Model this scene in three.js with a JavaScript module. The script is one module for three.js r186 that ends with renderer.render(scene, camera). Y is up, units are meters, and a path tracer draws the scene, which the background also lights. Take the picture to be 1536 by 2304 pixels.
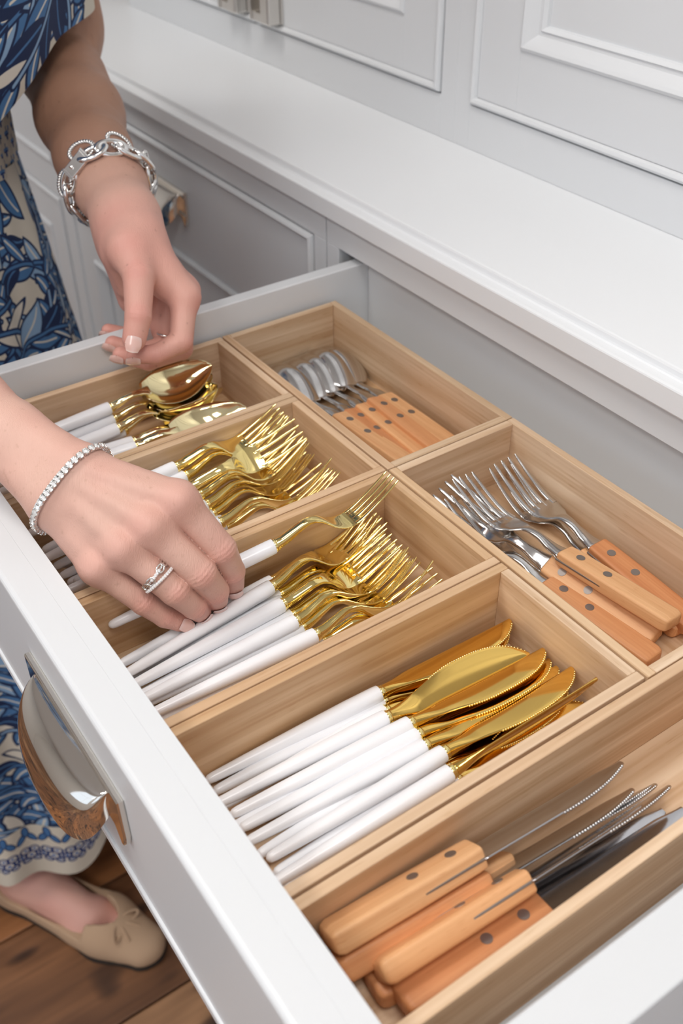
import * as THREE from 'three';
import { RoundedBoxGeometry } from 'three/addons/geometries/RoundedBoxGeometry.js';
import { mergeGeometries, mergeVertices } from 'three/addons/utils/BufferGeometryUtils.js';
import { RectAreaLightUniformsLib } from 'three/addons/lights/RectAreaLightUniformsLib.js';

// ---------------------------------------------------------------- camera, sky, lights, exposure
// x runs along the worktop, z comes out of the cabinets into the room, y = 0 is the rim of the wooden trays
const scene = new THREE.Scene();
const camera = new THREE.PerspectiveCamera(53.2, 1536 / 2304, 0.02, 40);
camera.position.set(0.4793, 0.4359, 0.4912);
camera.rotation.order = 'YXZ';
camera.rotation.set(-0.6661, 0.9704, -0.0074);
camera.focus = 0.66;
camera.userData.fStop = 8;
camera.updateMatrixWorld();
scene.background = new THREE.Color(0.75, 0.87, 1.0);
scene.backgroundIntensity = 0.6;
const renderer = new THREE.WebGLRenderer({ antialias: true });
renderer.toneMapping = THREE.LinearToneMapping;
renderer.toneMappingExposure = 1.06;
renderer.shadowMap.enabled = true;
RectAreaLightUniformsLib.init();
const FLOOR = -0.86, CEIL = 1.75;
const ROOM = { x0: -2.6, x1: 2.6, z0: -0.62, z1: 3.2 };
// daylight through the three windows (one area light just inside each) and four ceiling panels added for soft light from above
const WINDOWS = [   // wall, centre along the wall, bottom, width, height
  ['front', -0.7, -0.15, 1.5, 1.55], ['front', 1.3, -0.15, 1.5, 1.55], ['right', 1.5, -0.15, 1.7, 1.55]];
const DAY = 0.7, ADDED_LIGHT = 8;
const ADDED_PANELS = [[-0.55, 0.75], [0.85, 0.55], [-0.35, 1.75], [0.95, 1.6]];
function areaLight(w, h, power, color, pos, target) {
  const l = new THREE.RectAreaLight(color, power, w, h);
  l.position.set(...pos); l.lookAt(...target); l.castShadow = true; scene.add(l); return l;
}
for (const [wall, c, b, w, h] of WINDOWS) {
  if (wall === 'front') areaLight(w - 0.1, h - 0.1, DAY, 0xe6f0ff, [c, b + h / 2, ROOM.z1 - 0.03], [c, b + h / 2, 0]);
  else areaLight(w - 0.1, h - 0.1, DAY, 0xe6f0ff, [ROOM.x1 - 0.03, b + h / 2, c], [0, b + h / 2, c]);
}

// ---------------------------------------------------------------- helpers
let seed = 7;
const rnd = () => { seed = (seed + 0x6d2b79f5) | 0; let t = Math.imul(seed ^ (seed >>> 15), 1 | seed); t = (t + Math.imul(t ^ (t >>> 7), 61 | t)) ^ t; return ((t ^ (t >>> 14)) >>> 0) / 4294967296; };
const rr = (a, b) => a + (b - a) * rnd();
const V = (x, y, z) => new THREE.Vector3(x, y, z);
const lerp = (a, b, t) => a + (b - a) * t, clamp = (x, a = 0, b = 1) => Math.min(b, Math.max(a, x));
const smooth = (a, b, x) => { const t = clamp((x - a) / (b - a)); return t * t * (3 - 2 * t); };
// reading positions off the photograph: a pixel at a distance along the view axis, or where its ray meets a plane
const FPX = 2300.345, EYE = camera.position.clone(), CR = V(0, 0, 0), CU = V(0, 0, 0), CF = V(0, 0, 0);
camera.matrixWorld.extractBasis(CR, CU, CF); CF.negate();
const rayAt = (u, v) => CF.clone().addScaledVector(CR, (u - 768) / FPX).addScaledVector(CU, -(v - 1152) / FPX);
const at = (u, v, w) => EYE.clone().addScaledVector(rayAt(u, v), w);
const onY = (u, v, y) => { const d = rayAt(u, v); return EYE.clone().addScaledVector(d, (y - EYE.y) / d.y); };
const onZ = (u, v, z) => { const d = rayAt(u, v); return EYE.clone().addScaledVector(d, (z - EYE.z) / d.z); };

const used = new Map();
function numbered(name) { const n = used.get(name) ?? 0; used.set(name, n + 1); return n ? name + '_' + String(n).padStart(3, '0') : name; }
function shade(o) { o.traverse((m) => { if (m.isMesh) { m.castShadow = true; m.receiveShadow = true; } }); return o; }
function thing(name, label, category, group, pos = [0, 0, 0]) {
  const o = new THREE.Group(); o.name = numbered(name); o.position.set(...pos); o.userData = { label, category };
  if (group) o.userData.group = group;
  scene.add(o); return o;
}
function part(name, geo, mat, parent, label) {
  const m = new THREE.Mesh(Array.isArray(geo) ? join(geo) : geo, mat); m.name = name; m.castShadow = m.receiveShadow = true;
  if (label) m.userData.label = label;
  parent.add(m); return m;
}
function solo(name, geo, mat, label, category, group) {
  const m = part(numbered(name), geo, mat, scene); m.userData = { label, category }; if (group) m.userData.group = group; return m;
}
function struct(name, geo, mat) { const m = part(name, geo, mat, scene); m.userData.kind = 'structure'; return m; }
function sub(name, parent, pos) { const g = new THREE.Group(); g.name = name; if (pos) g.position.set(...pos); parent.add(g); return g; }
function join(list) {
  return mergeGeometries(list.map((g) => {
    const o = g.index ? g.toNonIndexed() : g.clone();
    for (const k of Object.keys(o.attributes)) if (!['position', 'normal', 'uv'].includes(k)) o.deleteAttribute(k);
    if (!o.attributes.uv) o.setAttribute('uv', new THREE.Float32BufferAttribute(new Float32Array(o.attributes.position.count * 2), 2));
    return o;
  }));
}
// uv in metres, the grain (u) along the given axis; an offset so that no two boards match
function uvMetres(g, axis = 0, ou = 0, ov = 0) {
  const o = g.index ? g.toNonIndexed() : g, p = o.attributes.position, n = o.attributes.normal, uv = new Float32Array(p.count * 2);
  for (let i = 0; i < p.count; i++) {
    const P = [p.getX(i), p.getY(i), p.getZ(i)], N = [n.getX(i), n.getY(i), n.getZ(i)].map(Math.abs);
    const k = N[0] > N[1] && N[0] > N[2] ? 0 : N[1] > N[2] ? 1 : 2;
    let a = axis, b = [0, 1, 2].find((q) => q !== axis && q !== k);
    if (k === axis) { a = (axis + 1) % 3; b = (axis + 2) % 3; }
    uv[2 * i] = P[a] + ou; uv[2 * i + 1] = P[b] + ov + (k === 1 ? 0.031 : 0);
  }
  o.setAttribute('uv', new THREE.BufferAttribute(uv, 2)); return o;
}
const boxes = new Map();
// a box from corner to corner with eased edges
function box(x0, x1, y0, y1, z0, z1, r = 0.0006, seg = 1) {
  const g = new RoundedBoxGeometry(x1 - x0, y1 - y0, z1 - z0, seg, Math.min(r, (x1 - x0) / 2.1, (y1 - y0) / 2.1, (z1 - z0) / 2.1));
  g.translate((x0 + x1) / 2, (y0 + y1) / 2, (z0 + z1) / 2); return g;
}
const plank = (x0, x1, y0, y1, z0, z1, axis, r = 0.0007) => uvMetres(box(x0, x1, y0, y1, z0, z1, r), axis, rr(0, 3), rr(0, 3));
// a closed profile (pairs) pushed along x
function alongX(profile, x0, x1) {
  const s = new THREE.Shape(profile.map(([z, y]) => new THREE.Vector2(-z, y)));
  const g = new THREE.ExtrudeGeometry(s, { depth: x1 - x0, bevelEnabled: false, curveSegments: 6 });
  g.rotateY(Math.PI / 2); g.translate(x0, 0, 0); return g;
}
// surface through rings of points (each ring a closed or open list), with smooth normals
function rings(list, closed = true, caps = true) {
  const n = list[0].length, pos = [], uv = [], idx = [];
  list.forEach((r, i) => { for (let j = 0; j < n + (closed ? 1 : 0); j++) { const p = r[j % n]; pos.push(p.x, p.y, p.z); uv.push(i / (list.length - 1), j / n); } });
  const m = n + (closed ? 1 : 0), q = closed ? n : n - 1;
  for (let i = 0; i < list.length - 1; i++) for (let j = 0; j < q; j++) { const a = i * m + j, b = a + 1, c = a + m, d = c + 1; idx.push(a, b, c, b, d, c); }
  if (caps && closed) for (const [k, flip] of [[0, 0], [list.length - 1, 1]]) {
    const c = V(0, 0, 0); list[k].forEach((p) => c.add(p)); c.multiplyScalar(1 / n);
    const o = pos.length / 3; pos.push(c.x, c.y, c.z); uv.push(k ? 1 : 0, 0.5);
    for (let j = 0; j < n; j++) { const a = k * m + j, b = k * m + j + 1; flip ? idx.push(o, a, b) : idx.push(o, b, a); }
  }
  const g = new THREE.BufferGeometry();
  g.setAttribute('position', new THREE.Float32BufferAttribute(pos, 3)); g.setAttribute('uv', new THREE.Float32BufferAttribute(uv, 2)); g.setIndex(idx);
  g.computeVertexNormals();
  if (closed) { const N = g.attributes.normal; for (let i = 0; i < list.length; i++) { const a = i * m, b = i * m + n; const x = N.getX(a) + N.getX(b), y = N.getY(a) + N.getY(b), z = N.getZ(a) + N.getZ(b), l = Math.hypot(x, y, z) || 1; N.setXYZ(a, x / l, y / l, z / l); N.setXYZ(b, x / l, y / l, z / l); } }
  return g;
}
// noise
function hash(x, y, z = 0) { let h = Math.imul(x, 374761393) + Math.imul(y, 668265263) + Math.imul(z, 2147483647 ^ 1274126177); h = Math.imul(h ^ (h >>> 13), 1274126177); return ((h ^ (h >>> 16)) >>> 0) / 4294967296; }
function noise3(x, y, z) {
  const i = Math.floor(x), j = Math.floor(y), k = Math.floor(z), f = (t) => t * t * (3 - 2 * t), a = f(x - i), b = f(y - j), c = f(z - k);
  const e = (dx, dy, dz) => hash(i + dx, j + dy, k + dz);
  return lerp(lerp(lerp(e(0, 0, 0), e(1, 0, 0), a), lerp(e(0, 1, 0), e(1, 1, 0), a), b), lerp(lerp(e(0, 0, 1), e(1, 0, 1), a), lerp(e(0, 1, 1), e(1, 1, 1), a), b), c);
}
function tileNoise(x, y, px, py, s) {
  const i = Math.floor(x), j = Math.floor(y), f = (t) => t * t * (3 - 2 * t), a = f(x - i), b = f(y - j);
  const e = (dx, dy) => hash((((i + dx) % px) + px) % px, (((j + dy) % py) + py) % py, s);
  return lerp(lerp(e(0, 0), e(1, 0), a), lerp(e(0, 1), e(1, 1), a), b);
}
function texture(w, h, fn, srgb = true) {
  const d = new Uint8Array(w * h * 4);
  for (let y = 0; y < h; y++) for (let x = 0; x < w; x++) { const c = fn(x / w, y / h), o = (y * w + x) * 4; d[o] = clamp(c[0]) * 255; d[o + 1] = clamp(c[1] ?? c[0]) * 255; d[o + 2] = clamp(c[2] ?? c[0]) * 255; d[o + 3] = 255; }
  const t = new THREE.DataTexture(d, w, h); t.wrapS = t.wrapT = THREE.RepeatWrapping; t.magFilter = THREE.LinearFilter; t.minFilter = THREE.LinearMipmapLinearFilter; t.generateMipmaps = true;
  if (srgb) t.colorSpace = THREE.SRGBColorSpace; t.needsUpdate = true; return t;
}
const std = (o) => new THREE.MeshStandardMaterial(o), phy = (o) => new THREE.MeshPhysicalMaterial(o);
const mixc = (a, b, t) => [lerp(a[0], b[0], t), lerp(a[1], b[1], t), lerp(a[2], b[2], t)];

// ---------------------------------------------------------------- materials
// wood: grain along u; size of the tile in metres is set by the repeat
function woodTexture(light, dark, s, fine = 1) {
  return texture(512, 512, (u, v) => {
    const warp = tileNoise(u * 4, v * 4, 4, 4, s) * 0.5 + tileNoise(u * 9, v * 6, 9, 6, s + 1) * 0.22;
    const band = tileNoise(u * 2, (v + warp * 0.06) * 14, 2, 14, s + 2), ring = 0.5 + 0.5 * Math.sin((v + warp * 0.10) * Math.PI * 2 * 9 + band * 3);
    const streak = tileNoise(u * 6, v * 110, 6, 110, s + 3), pore = tileNoise(u * 34, v * 250, 34, 250, s + 4);
    let t = 0.40 * band + 0.26 * ring + 0.34 * streak;
    t += pore > 0.80 ? 0.25 * fine * (pore - 0.80) / 0.2 : 0;
    return mixc(light, dark, clamp(t));
  });
}
function wood(tex, rx, ry, o = {}) { const t = tex.clone(); t.repeat.set(rx, ry); t.needsUpdate = true; return std({ map: t, roughness: 0.55, ...o }); }
const traywood = woodTexture([0.955, 0.88, 0.79], [0.755, 0.615, 0.475], 11);
const beech = woodTexture([0.95, 0.765, 0.585], [0.83, 0.60, 0.42], 23, 1.6);
const M = {};
M.trays = [0xfdf7f0, 0xf1ebe2, 0xfbf1e5, 0xf4e6d2].map((c) => wood(traywood, 2.2, 5, { color: c }));
M.traypale = wood(traywood, 2.2, 5, { color: 0xffffff });
M.beech = [0xfbfaf2, 0xf0dccb, 0xfdf3e4, 0xe8cdb8].map((c) => wood(beech, 4, 9, { color: c, roughness: 0.5 }));
M.paint = std({ color: new THREE.Color().setRGB(0.73, 0.74, 0.75), roughness: 0.38 });
M.drawer = std({ color: new THREE.Color().setRGB(0.715, 0.727, 0.74), roughness: 0.36 });
M.top = std({ color: new THREE.Color().setRGB(0.83, 0.84, 0.85), roughness: 0.28 });
M.wall = std({ color: new THREE.Color().setRGB(0.80, 0.79, 0.77), roughness: 0.9 });
M.ceil = std({ color: new THREE.Color().setRGB(0.86, 0.86, 0.85), roughness: 0.95 });
M.dark = std({ color: 0x3a332e, roughness: 0.9 });
M.nickel = std({ color: new THREE.Color().setRGB(0.80, 0.76, 0.70), roughness: 0.06, metalness: 1 });
M.satin = std({ color: new THREE.Color().setRGB(0.70, 0.67, 0.63), roughness: 0.35, metalness: 1 });
M.steel = std({ color: new THREE.Color().setRGB(0.62, 0.61, 0.60), roughness: 0.15, metalness: 1 });
M.blade = std({ color: new THREE.Color().setRGB(0.60, 0.60, 0.62), roughness: 0.14, metalness: 1 });
M.gold = std({ color: new THREE.Color().setRGB(0.98, 0.79, 0.33), roughness: 0.09, metalness: 1 });
M.paleGold = std({ color: new THREE.Color().setRGB(0.95, 0.82, 0.48), roughness: 0.09, metalness: 1 });
M.deepGold = std({ color: new THREE.Color().setRGB(0.95, 0.63, 0.17), roughness: 0.10, metalness: 1 });
M.white = phy({ color: new THREE.Color().setRGB(0.90, 0.90, 0.925), roughness: 0.3, clearcoat: 0.3, clearcoatRoughness: 0.15 });
M.rivet = std({ color: new THREE.Color().setRGB(0.34, 0.31, 0.29), roughness: 0.55, metalness: 1 });
M.silver = std({ color: new THREE.Color().setRGB(0.83, 0.82, 0.80), roughness: 0.14, metalness: 1 });
// ---------------------------------------------------------------- the room
{
  const { x0, x1, z0, z1 } = ROOM, T = 0.12;
  struct('wall_back', box(x0 - T, x1 + T, FLOOR - T, CEIL + T, z0 - T, z0, 0.001), M.wall);
  struct('wall_left', box(x0 - T, x0, FLOOR - T, CEIL + T, z0, z1 + T, 0.001), M.wall);
  struct('ceiling', box(x0, x1, CEIL, CEIL + T, z0, z1, 0.001), M.ceil);
  const front = [], right = [], fr = WINDOWS.filter((w) => w[0] === 'front'), ri = WINDOWS.filter((w) => w[0] === 'right');
  function pierced(list, a0, a1, wins, put) {
    let a = a0;
    for (const [, c, b, w, h] of wins) { put(list, a, c - w / 2, FLOOR - T, CEIL + T); put(list, c - w / 2, c + w / 2, FLOOR - T, b); put(list, c - w / 2, c + w / 2, b + h, CEIL + T); a = c + w / 2; }
    put(list, a, a1, FLOOR - T, CEIL + T);
  }
  pierced(front, x0, x1, fr, (l, a, b, c, d) => l.push(box(a, b, c, d, z1, z1 + T, 0.001)));
  pierced(right, z0, z1, ri, (l, a, b, c, d) => l.push(box(x1, x1 + T, c, d, a, b, 0.001)));
  struct('wall_front', join(front), M.wall); struct('wall_right', join(right), M.wall);
  const pane = phy({ color: 0xffffff, transmission: 1, roughness: 0.02, thickness: 0 });
  WINDOWS.forEach(([wall, c, b, w, h], k) => {
    const g = new THREE.Group(); g.name = 'window_' + (k + 1); g.userData.kind = 'structure';
    const bars = [], put = (a0, a1, y0, y1) => wall === 'front' ? box(a0, a1, y0, y1, z1 + 0.03, z1 + 0.07, 0.003) : box(x1 + 0.03, x1 + 0.07, y0, y1, a0, a1, 0.003);
    const L = c - w / 2, R = c + w / 2;
    for (const [p, q, r, s] of [[L, L + 0.05, b, b + h], [R - 0.05, R, b, b + h], [L + 0.05, R - 0.05, b, b + 0.05], [L + 0.05, R - 0.05, b + h - 0.05, b + h], [c - 0.015, c + 0.015, b + 0.05, b + h - 0.05], [L + 0.05, R - 0.05, b + h * 0.55, b + h * 0.55 + 0.03]]) bars.push(put(p, q, r, s));
    part('window_frame', bars, M.paint, g);
    part('window_pane', wall === 'front' ? box(L + 0.04, R - 0.04, b + 0.04, b + h - 0.04, z1 + 0.048, z1 + 0.052, 0.001) : box(x1 + 0.048, x1 + 0.052, b + 0.04, b + h - 0.04, L + 0.04, R - 0.04, 0.001), pane, g);
    scene.add(g);
  });
  // added ceiling panels for the overhead light: a glowing diffuser in a frame, and a light of the same size just below it
  const glow = std({ color: 0xffffff, emissive: new THREE.Color(1, 0.99, 0.975), emissiveIntensity: 2.5 });
  ADDED_PANELS.forEach(([x, z], k) => {
    const t = thing('added_ceiling_light', ['added square white ceiling light panel over the drawers at the left', 'added square white ceiling light panel over the open drawer', 'added square white ceiling light panel by the left window', 'added square white ceiling light panel by the right window'][k], 'light', null, [x, CEIL, z]);
    part('added_light_frame', [box(-0.32, 0.32, -0.03, 0, -0.32, -0.3), box(-0.32, 0.32, -0.03, 0, 0.3, 0.32), box(-0.32, -0.3, -0.03, 0, -0.3, 0.3), box(0.3, 0.32, -0.03, 0, -0.3, 0.3)], M.paint, t);
    part('added_light_diffuser', box(-0.3, 0.3, -0.018, -0.008, -0.3, 0.3), glow, t);
    areaLight(0.58, 0.58, ADDED_LIGHT, 0xfffcf8, [x, CEIL - 0.035, z], [x, 0, z + 0.0001]);
  });
  // floor: a dark sub-floor and oak planks running out from the cabinets
  const floor = new THREE.Group(); floor.name = 'floor'; floor.userData.kind = 'structure'; scene.add(floor);
  part('subfloor', box(x0, x1, FLOOR - T, FLOOR - 0.02, z0, z1, 0.001), M.dark, floor);
  const oak = texture(512, 512, (u, v) => {
    const w = tileNoise(u * 5, v * 5, 5, 5, 3) * 0.6 + tileNoise(u * 13, v * 9, 13, 9, 4) * 0.3;
    const band = tileNoise(u * 3, (v + w * 0.12) * 12, 3, 12, 5), st = tileNoise(u * 9, v * 90, 9, 90, 6), ring = 0.5 + 0.5 * Math.sin((v + w * 0.22) * Math.PI * 2 * 7);
    const kn = smooth(0.60, 0.8, tileNoise(u * 9, v * 16, 9, 16, 8) * 0.7 + 0.3 * w);
    return mixc(mixc([0.75, 0.565, 0.405], [0.47, 0.335, 0.23], clamp(0.4 * band + 0.3 * st + 0.35 * ring)), [0.19, 0.125, 0.09], kn * 0.8);
  });
  const oaks = [0xffffff, 0xd8c8ba, 0xf5dcc0, 0xc2b2a6].map((c) => { const t = oak.clone(); t.repeat.set(1.6, 2.3); t.needsUpdate = true; return std({ map: t, color: c, roughness: 0.5, bumpMap: t, bumpScale: 0.0012 }); });
  const Wp = 0.1895, xs = -0.376 - Math.floor((-0.376 - x0) / Wp) * Wp;
  for (let i = -1; xs + i * Wp < x1; i++) {
    const a = Math.max(x0, xs + i * Wp) + 0.001, b = Math.min(x1, xs + (i + 1) * Wp) - 0.001;
    if (b - a < 0.01) continue;
    let z = z0; const cuts = [lerp(0.6, 1.3, hash(i + 50, 3)), lerp(1.9, 2.6, hash(i + 50, 4)), z1];
    for (const c of cuts) { part('plank', plank(a, b, FLOOR - 0.02, FLOOR, z + 0.001, c - 0.001, 2, 0.0025), oaks[Math.floor(hash(i + 9, Math.round(c * 100)) * 4)], floor); z = c; }
  }
}

// ---------------------------------------------------------------- cabinets
const FF = -0.0275, FB = -0.6;            // face of the base cabinets, their back
const COLS = [[-1.72, -1.04], [-1.0, -0.322], [-0.28, 0.396], [0.438, 1.112]];
// an inset front with a bead around its edge; flat, or with a moulded recessed panel
function front(parent, name, [a, b], [lo, hi], zf, panelled) {
  const g = sub(name, parent), t = 0.02, gp = 0.002;
  const x0 = a + gp, x1 = b - gp, y0 = lo + gp, y1 = hi - gp, bead = 0.0075;
  if (!panelled) part('front_board', box(x0 + bead, x1 - bead, y0 + bead, y1 - bead, zf - t, zf, 0.0006), M.drawer, g);
  else {
    const s = 0.062;
    part('door_frame', [box(x0 + bead, x0 + s, y0 + bead, y1 - bead, zf - t, zf), box(x1 - s, x1 - bead, y0 + bead, y1 - bead, zf - t, zf), box(x0 + s, x1 - s, y0 + bead, y0 + s, zf - t, zf), box(x0 + s, x1 - s, y1 - s, y1 - bead, zf - t, zf)], M.paint, g);
    part('door_panel', box(x0 + s - 0.002, x1 - s + 0.002, y0 + s - 0.002, y1 - s + 0.002, zf - t, zf - 0.011), M.paint, g);
    part('moulding', frameRing(x0 + s, x1 - s, y0 + s, y1 - s, zf, [[0, 0.0015], [0.003, 0.0035], [0.006, 0.0015], [0.009, -0.001], [0.014, -0.0055], [0.017, -0.006], [0.0185, -0.0045], [0.0215, -0.0075], [0.022, -0.0115], [-0.001, -0.0115]]), M.paint, g);
  }
  part('bead', frameRing(x0, x1, y0, y1, zf, [[0, -t], [0, 0.0005], [0.001, 0.0035], [0.0035, 0.0048], [0.006, 0.0035], [0.0072, 0.0003], [0.0085, -t]]), panelled ? M.paint : M.drawer, g);
  return g;
}
// a moulding profile (inwards, outwards from the face) carried round a rectangle with mitred corners
function frameRing(x0, x1, y0, y1, zf, prof) {
  const R = prof.map(([i, o]) => [V(x0 + i, y0 + i, zf + o), V(x1 - i, y0 + i, zf + o), V(x1 - i, y1 - i, zf + o), V(x0 + i, y1 - i, zf + o)]);
  const pos = [];
  for (let k = 0; k < prof.length; k++) for (let c = 0; c < 4; c++) {
    const a = R[k], b = R[(k + 1) % prof.length], d = (c + 1) % 4;
    for (const p of [a[c], a[d], b[c], a[d], b[d], b[c]]) pos.push(p.x, p.y, p.z);
  }
  const g = new THREE.BufferGeometry(); g.setAttribute('position', new THREE.Float32BufferAttribute(pos, 3)); g.computeVertexNormals(); return g;
}
// a nickel cup pull: flanged back plate and a hood open below; origin at the middle of its top edge, on the face
function cupPull(parent, x, y, z) {
  const g = sub('cup_pull', parent), W = 0.0645, H = 0.036, D = 0.027;
  const pl = new THREE.Shape(); pl.moveTo(-W, 0); pl.lineTo(W, 0); pl.lineTo(W, -0.03); pl.quadraticCurveTo(W - 0.002, -0.040, W - 0.005, -0.041); pl.lineTo(W - 0.011, -0.03); pl.quadraticCurveTo(0, -0.026, -W + 0.011, -0.03); pl.lineTo(-W + 0.005, -0.041); pl.quadraticCurveTo(-W + 0.002, -0.040, -W, -0.03); pl.closePath();
  const plate = new THREE.ExtrudeGeometry(pl, { depth: 0.002, bevelEnabled: true, bevelSize: 0.0012, bevelThickness: 0.0012, bevelSegments: 3, curveSegments: 10 });
  plate.translate(0, 0, 0.0012);
  const hood = (inset) => { const list = [], nu = 40, nv = 16, a = W - 0.0125 - inset, d = D - inset, h = H - inset;
    for (let i = 0; i <= nv; i++) { const f = (i / nv) * Math.PI / 2 * 1.18, row = [];
      for (let j = 0; j <= nu; j++) { const q = Math.PI * j / nu, e = Math.sin(q), ex = Math.sign(Math.cos(q)) * Math.pow(Math.abs(Math.cos(q)), 0.9), ee = Math.pow(e, 0.55);
        row.push(V(-a * ex, -0.004 - inset - (1 - Math.cos(Math.min(f, Math.PI / 2 * 1.18))) * h * (0.35 + 0.65 * ee) , 0.003 + d * ee * Math.sin(f))); }
      list.push(row); }
    return rings(list, false, false); };
  const inner = hood(0.0018); inner.setIndex([...inner.index.array].reverse()); inner.computeVertexNormals();
  part('pull', [plate, hood(0), inner], M.nickel, g, 'polished nickel cup pull'); g.position.set(x, y, z); return g;
}
// the front of the open drawer: square at the back, rounded along its outer edges
function frontBoard(x0, x1, y0, y1, z0, z1) {
  const r = 0.0035, arc = (cy, s) => Array.from({ length: 5 }, (_, i) => { const q = i / 4 * Math.PI / 2; return s > 0 ? [z1 - r + r * Math.sin(q), cy - r + r * Math.cos(q)] : [z1 - r + r * Math.cos(q), cy + r - r * Math.sin(q)]; });
  return alongX([[z0, y0], [z0, y1 - 0.0001], [z0 + 0.0002, y1], ...arc(y1, 1), ...arc(y0, -1)], x0, x1);
}
{
  const names = ['white base cabinet left of the drawers, panelled doors below', 'white base cabinet with a closed drawer and nickel cup pull behind the person\'s arms', 'white base cabinet with its top drawer pulled out full of cutlery trays', 'white base cabinet right of the open drawer'];
  COLS.forEach(([a, b], k) => {
    const t = thing('base_cabinet', names[k], 'cabinet');
    const L = a - 0.02, R = b + 0.02, top = 0.0605, rail = 0.032, mid = -0.107, mid2 = -0.157, low = -0.76;
    part('face_frame', [box(L, a, low - 0.02, rail, FF - 0.02, FF), box(b, R, low - 0.02, rail, FF - 0.02, FF), box(L, R, rail, top, FF - 0.02, FF), box(a, b, mid2, mid, FF - 0.02, FF), box(a, b, low - 0.02, low, FF - 0.02, FF)], M.paint, t);
    part('side_panel', box(L, L + 0.012, low, top, FB, FF - 0.02), M.paint, t); part('side_panel', box(R - 0.012, R, low, top, FB, FF - 0.02), M.paint, t);
    part('back_panel', box(L + 0.012, R - 0.012, low, top, FB, FB + 0.012), M.paint, t);
    part('shelf', box(L + 0.012, R - 0.012, -0.135, -0.12, FB + 0.012, FF - 0.02), M.paint, t);
    part('plinth', box(L, R, FLOOR, low - 0.02, FB, FF - 0.06), M.paint, t);
    if (k !== 2) { const d = sub('drawer', t); const f = front(d, 'drawer_front', [a, b], [mid, rail], FF, false); d.remove(f); f.children.slice().forEach((c) => d.add(c)); const p = cupPull(d, (a + b) / 2, -0.0128, FF); d.remove(p); p.children[0].position.copy(p.position); d.add(p.children[0]); }
    const m = (a + b) / 2; front(t, 'door', [a, m - 0.0005], [low, mid2], FF, true); front(t, 'door', [m + 0.0005, b], [low, mid2], FF, true);
    // the drawer that stands open: a white box and its front
    if (k === 2) {
      const d = sub('drawer', t), top2 = 0.025, zin = 0.370, zs = 0.381, zo = 0.401, xi0 = -0.252, xi1 = 0.3555, zb = -0.042;
      part('drawer_side', box(xi0 - 0.0135, xi0, -0.085, top2, zb - 0.012, zs, 0.0015, 2), M.drawer, d);
      part('drawer_side', box(xi1, xi1 + 0.0285, -0.085, top2, zb - 0.012, zs, 0.0015, 2), M.drawer, d);
      part('drawer_back', box(xi0, xi1, -0.075, top2 + 0.012, zb - 0.012, zb, 0.001), M.drawer, d);
      part('drawer_bottom', box(xi0, xi1, -0.075, -0.0615, zb, zin, 0.001), M.drawer, d);
      part('drawer_board', box(xi0, xi1, -0.085, top2, zin, zs, 0.0002, 1), M.drawer, d);
      part('drawer_front', frontBoard(a + 0.003, b - 0.003, mid + 0.003, top2, zs, zo), M.drawer, d);
      part('bead', box(a + 0.003, b - 0.003, mid + 0.003, mid + 0.0115, zo - 0.002, zo + 0.0018, 0.0018, 3), M.drawer, d);
      const p = cupPull(d, 0.079, -0.0128, zo); d.remove(p); const q = p.children[0]; q.position.copy(p.position); d.add(q);
    }
  });
  // worktop with a stepped front edge
  const prof = [[FB, 0.0607], [FB, 0.087], [-0.034, 0.087], [-0.0325, 0.0866], [-0.0318, 0.0852], [-0.0316, 0.0820], [-0.0312, 0.0804], [-0.0298, 0.0796], [-0.0225, 0.0799], [-0.0200, 0.0795], [-0.0195, 0.0785], [-0.0195, 0.0625], [-0.0203, 0.0612], [-0.0215, 0.0607]];
  solo('worktop', alongX(prof, -1.76, 1.152), M.top, 'long white worktop with a stepped front edge over the drawers', 'worktop');
  // upper cabinets standing on the worktop
  const UZ = -0.2, u0 = 0.129;
  const uppers = [[[-1.062, -0.705], [-0.705, -0.347], 'white upper cabinet with a pair of doors and two nickel latches'], [[-0.302, 0.06], [0.06, 0.42], 'white upper cabinet on the right whose panelled door shows a wide moulding']];
  for (const [d1, d2, label] of uppers) {
    const t = thing('upper_cabinet', label, 'cabinet'), L = d1[0] - 0.0225, R = d2[1] + 0.0225, H = 1.3;
    part('face_frame', [box(L, d1[0], 0.0871, H, UZ - 0.02, UZ), box(d2[1], R, 0.0871, H, UZ - 0.02, UZ), box(d1[0], d2[1], 0.0871, u0, UZ - 0.02, UZ), box(d1[0], d2[1], H - 0.05, H, UZ - 0.02, UZ)], M.paint, t);
    part('cabinet_box', [box(L, R, 0.0871, 0.11, FB, UZ - 0.022), box(L, R, H - 0.02, H, FB, UZ - 0.022), box(L, L + 0.015, 0.11, H - 0.02, FB, UZ - 0.022), box(R - 0.015, R, 0.11, H - 0.02, FB, UZ - 0.022), box(L + 0.015, R - 0.015, 0.11, H - 0.02, FB, FB + 0.012)], M.paint, t);
    [d1, d2].forEach((d, k) => {
      const g = front(t, 'door', d, [u0, H - 0.05], UZ, true);
      if (label.includes('latches')) {
        const x = k ? -0.667 : -0.745;
        part('latch', [box(x - 0.0235, x + 0.0235, 0.14, 0.215, UZ + 0.0002, UZ + 0.004, 0.001), box(x - 0.0235, x - 0.0205, 0.14, 0.215, UZ + 0.004, UZ + 0.02, 0.001), box(x + 0.004, x + 0.0235, 0.14, 0.215, UZ + 0.004, UZ + 0.022, 0.003, 2), box(x - 0.0205, x + 0.004, 0.14, 0.150, UZ + 0.004, UZ + 0.018, 0.001), new THREE.CylinderGeometry(0.004, 0.004, 0.004, 16).rotateX(Math.PI / 2).translate(x - 0.008, 0.166, UZ + 0.006)], M.satin, g);
      }
    });
  }
}

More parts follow.
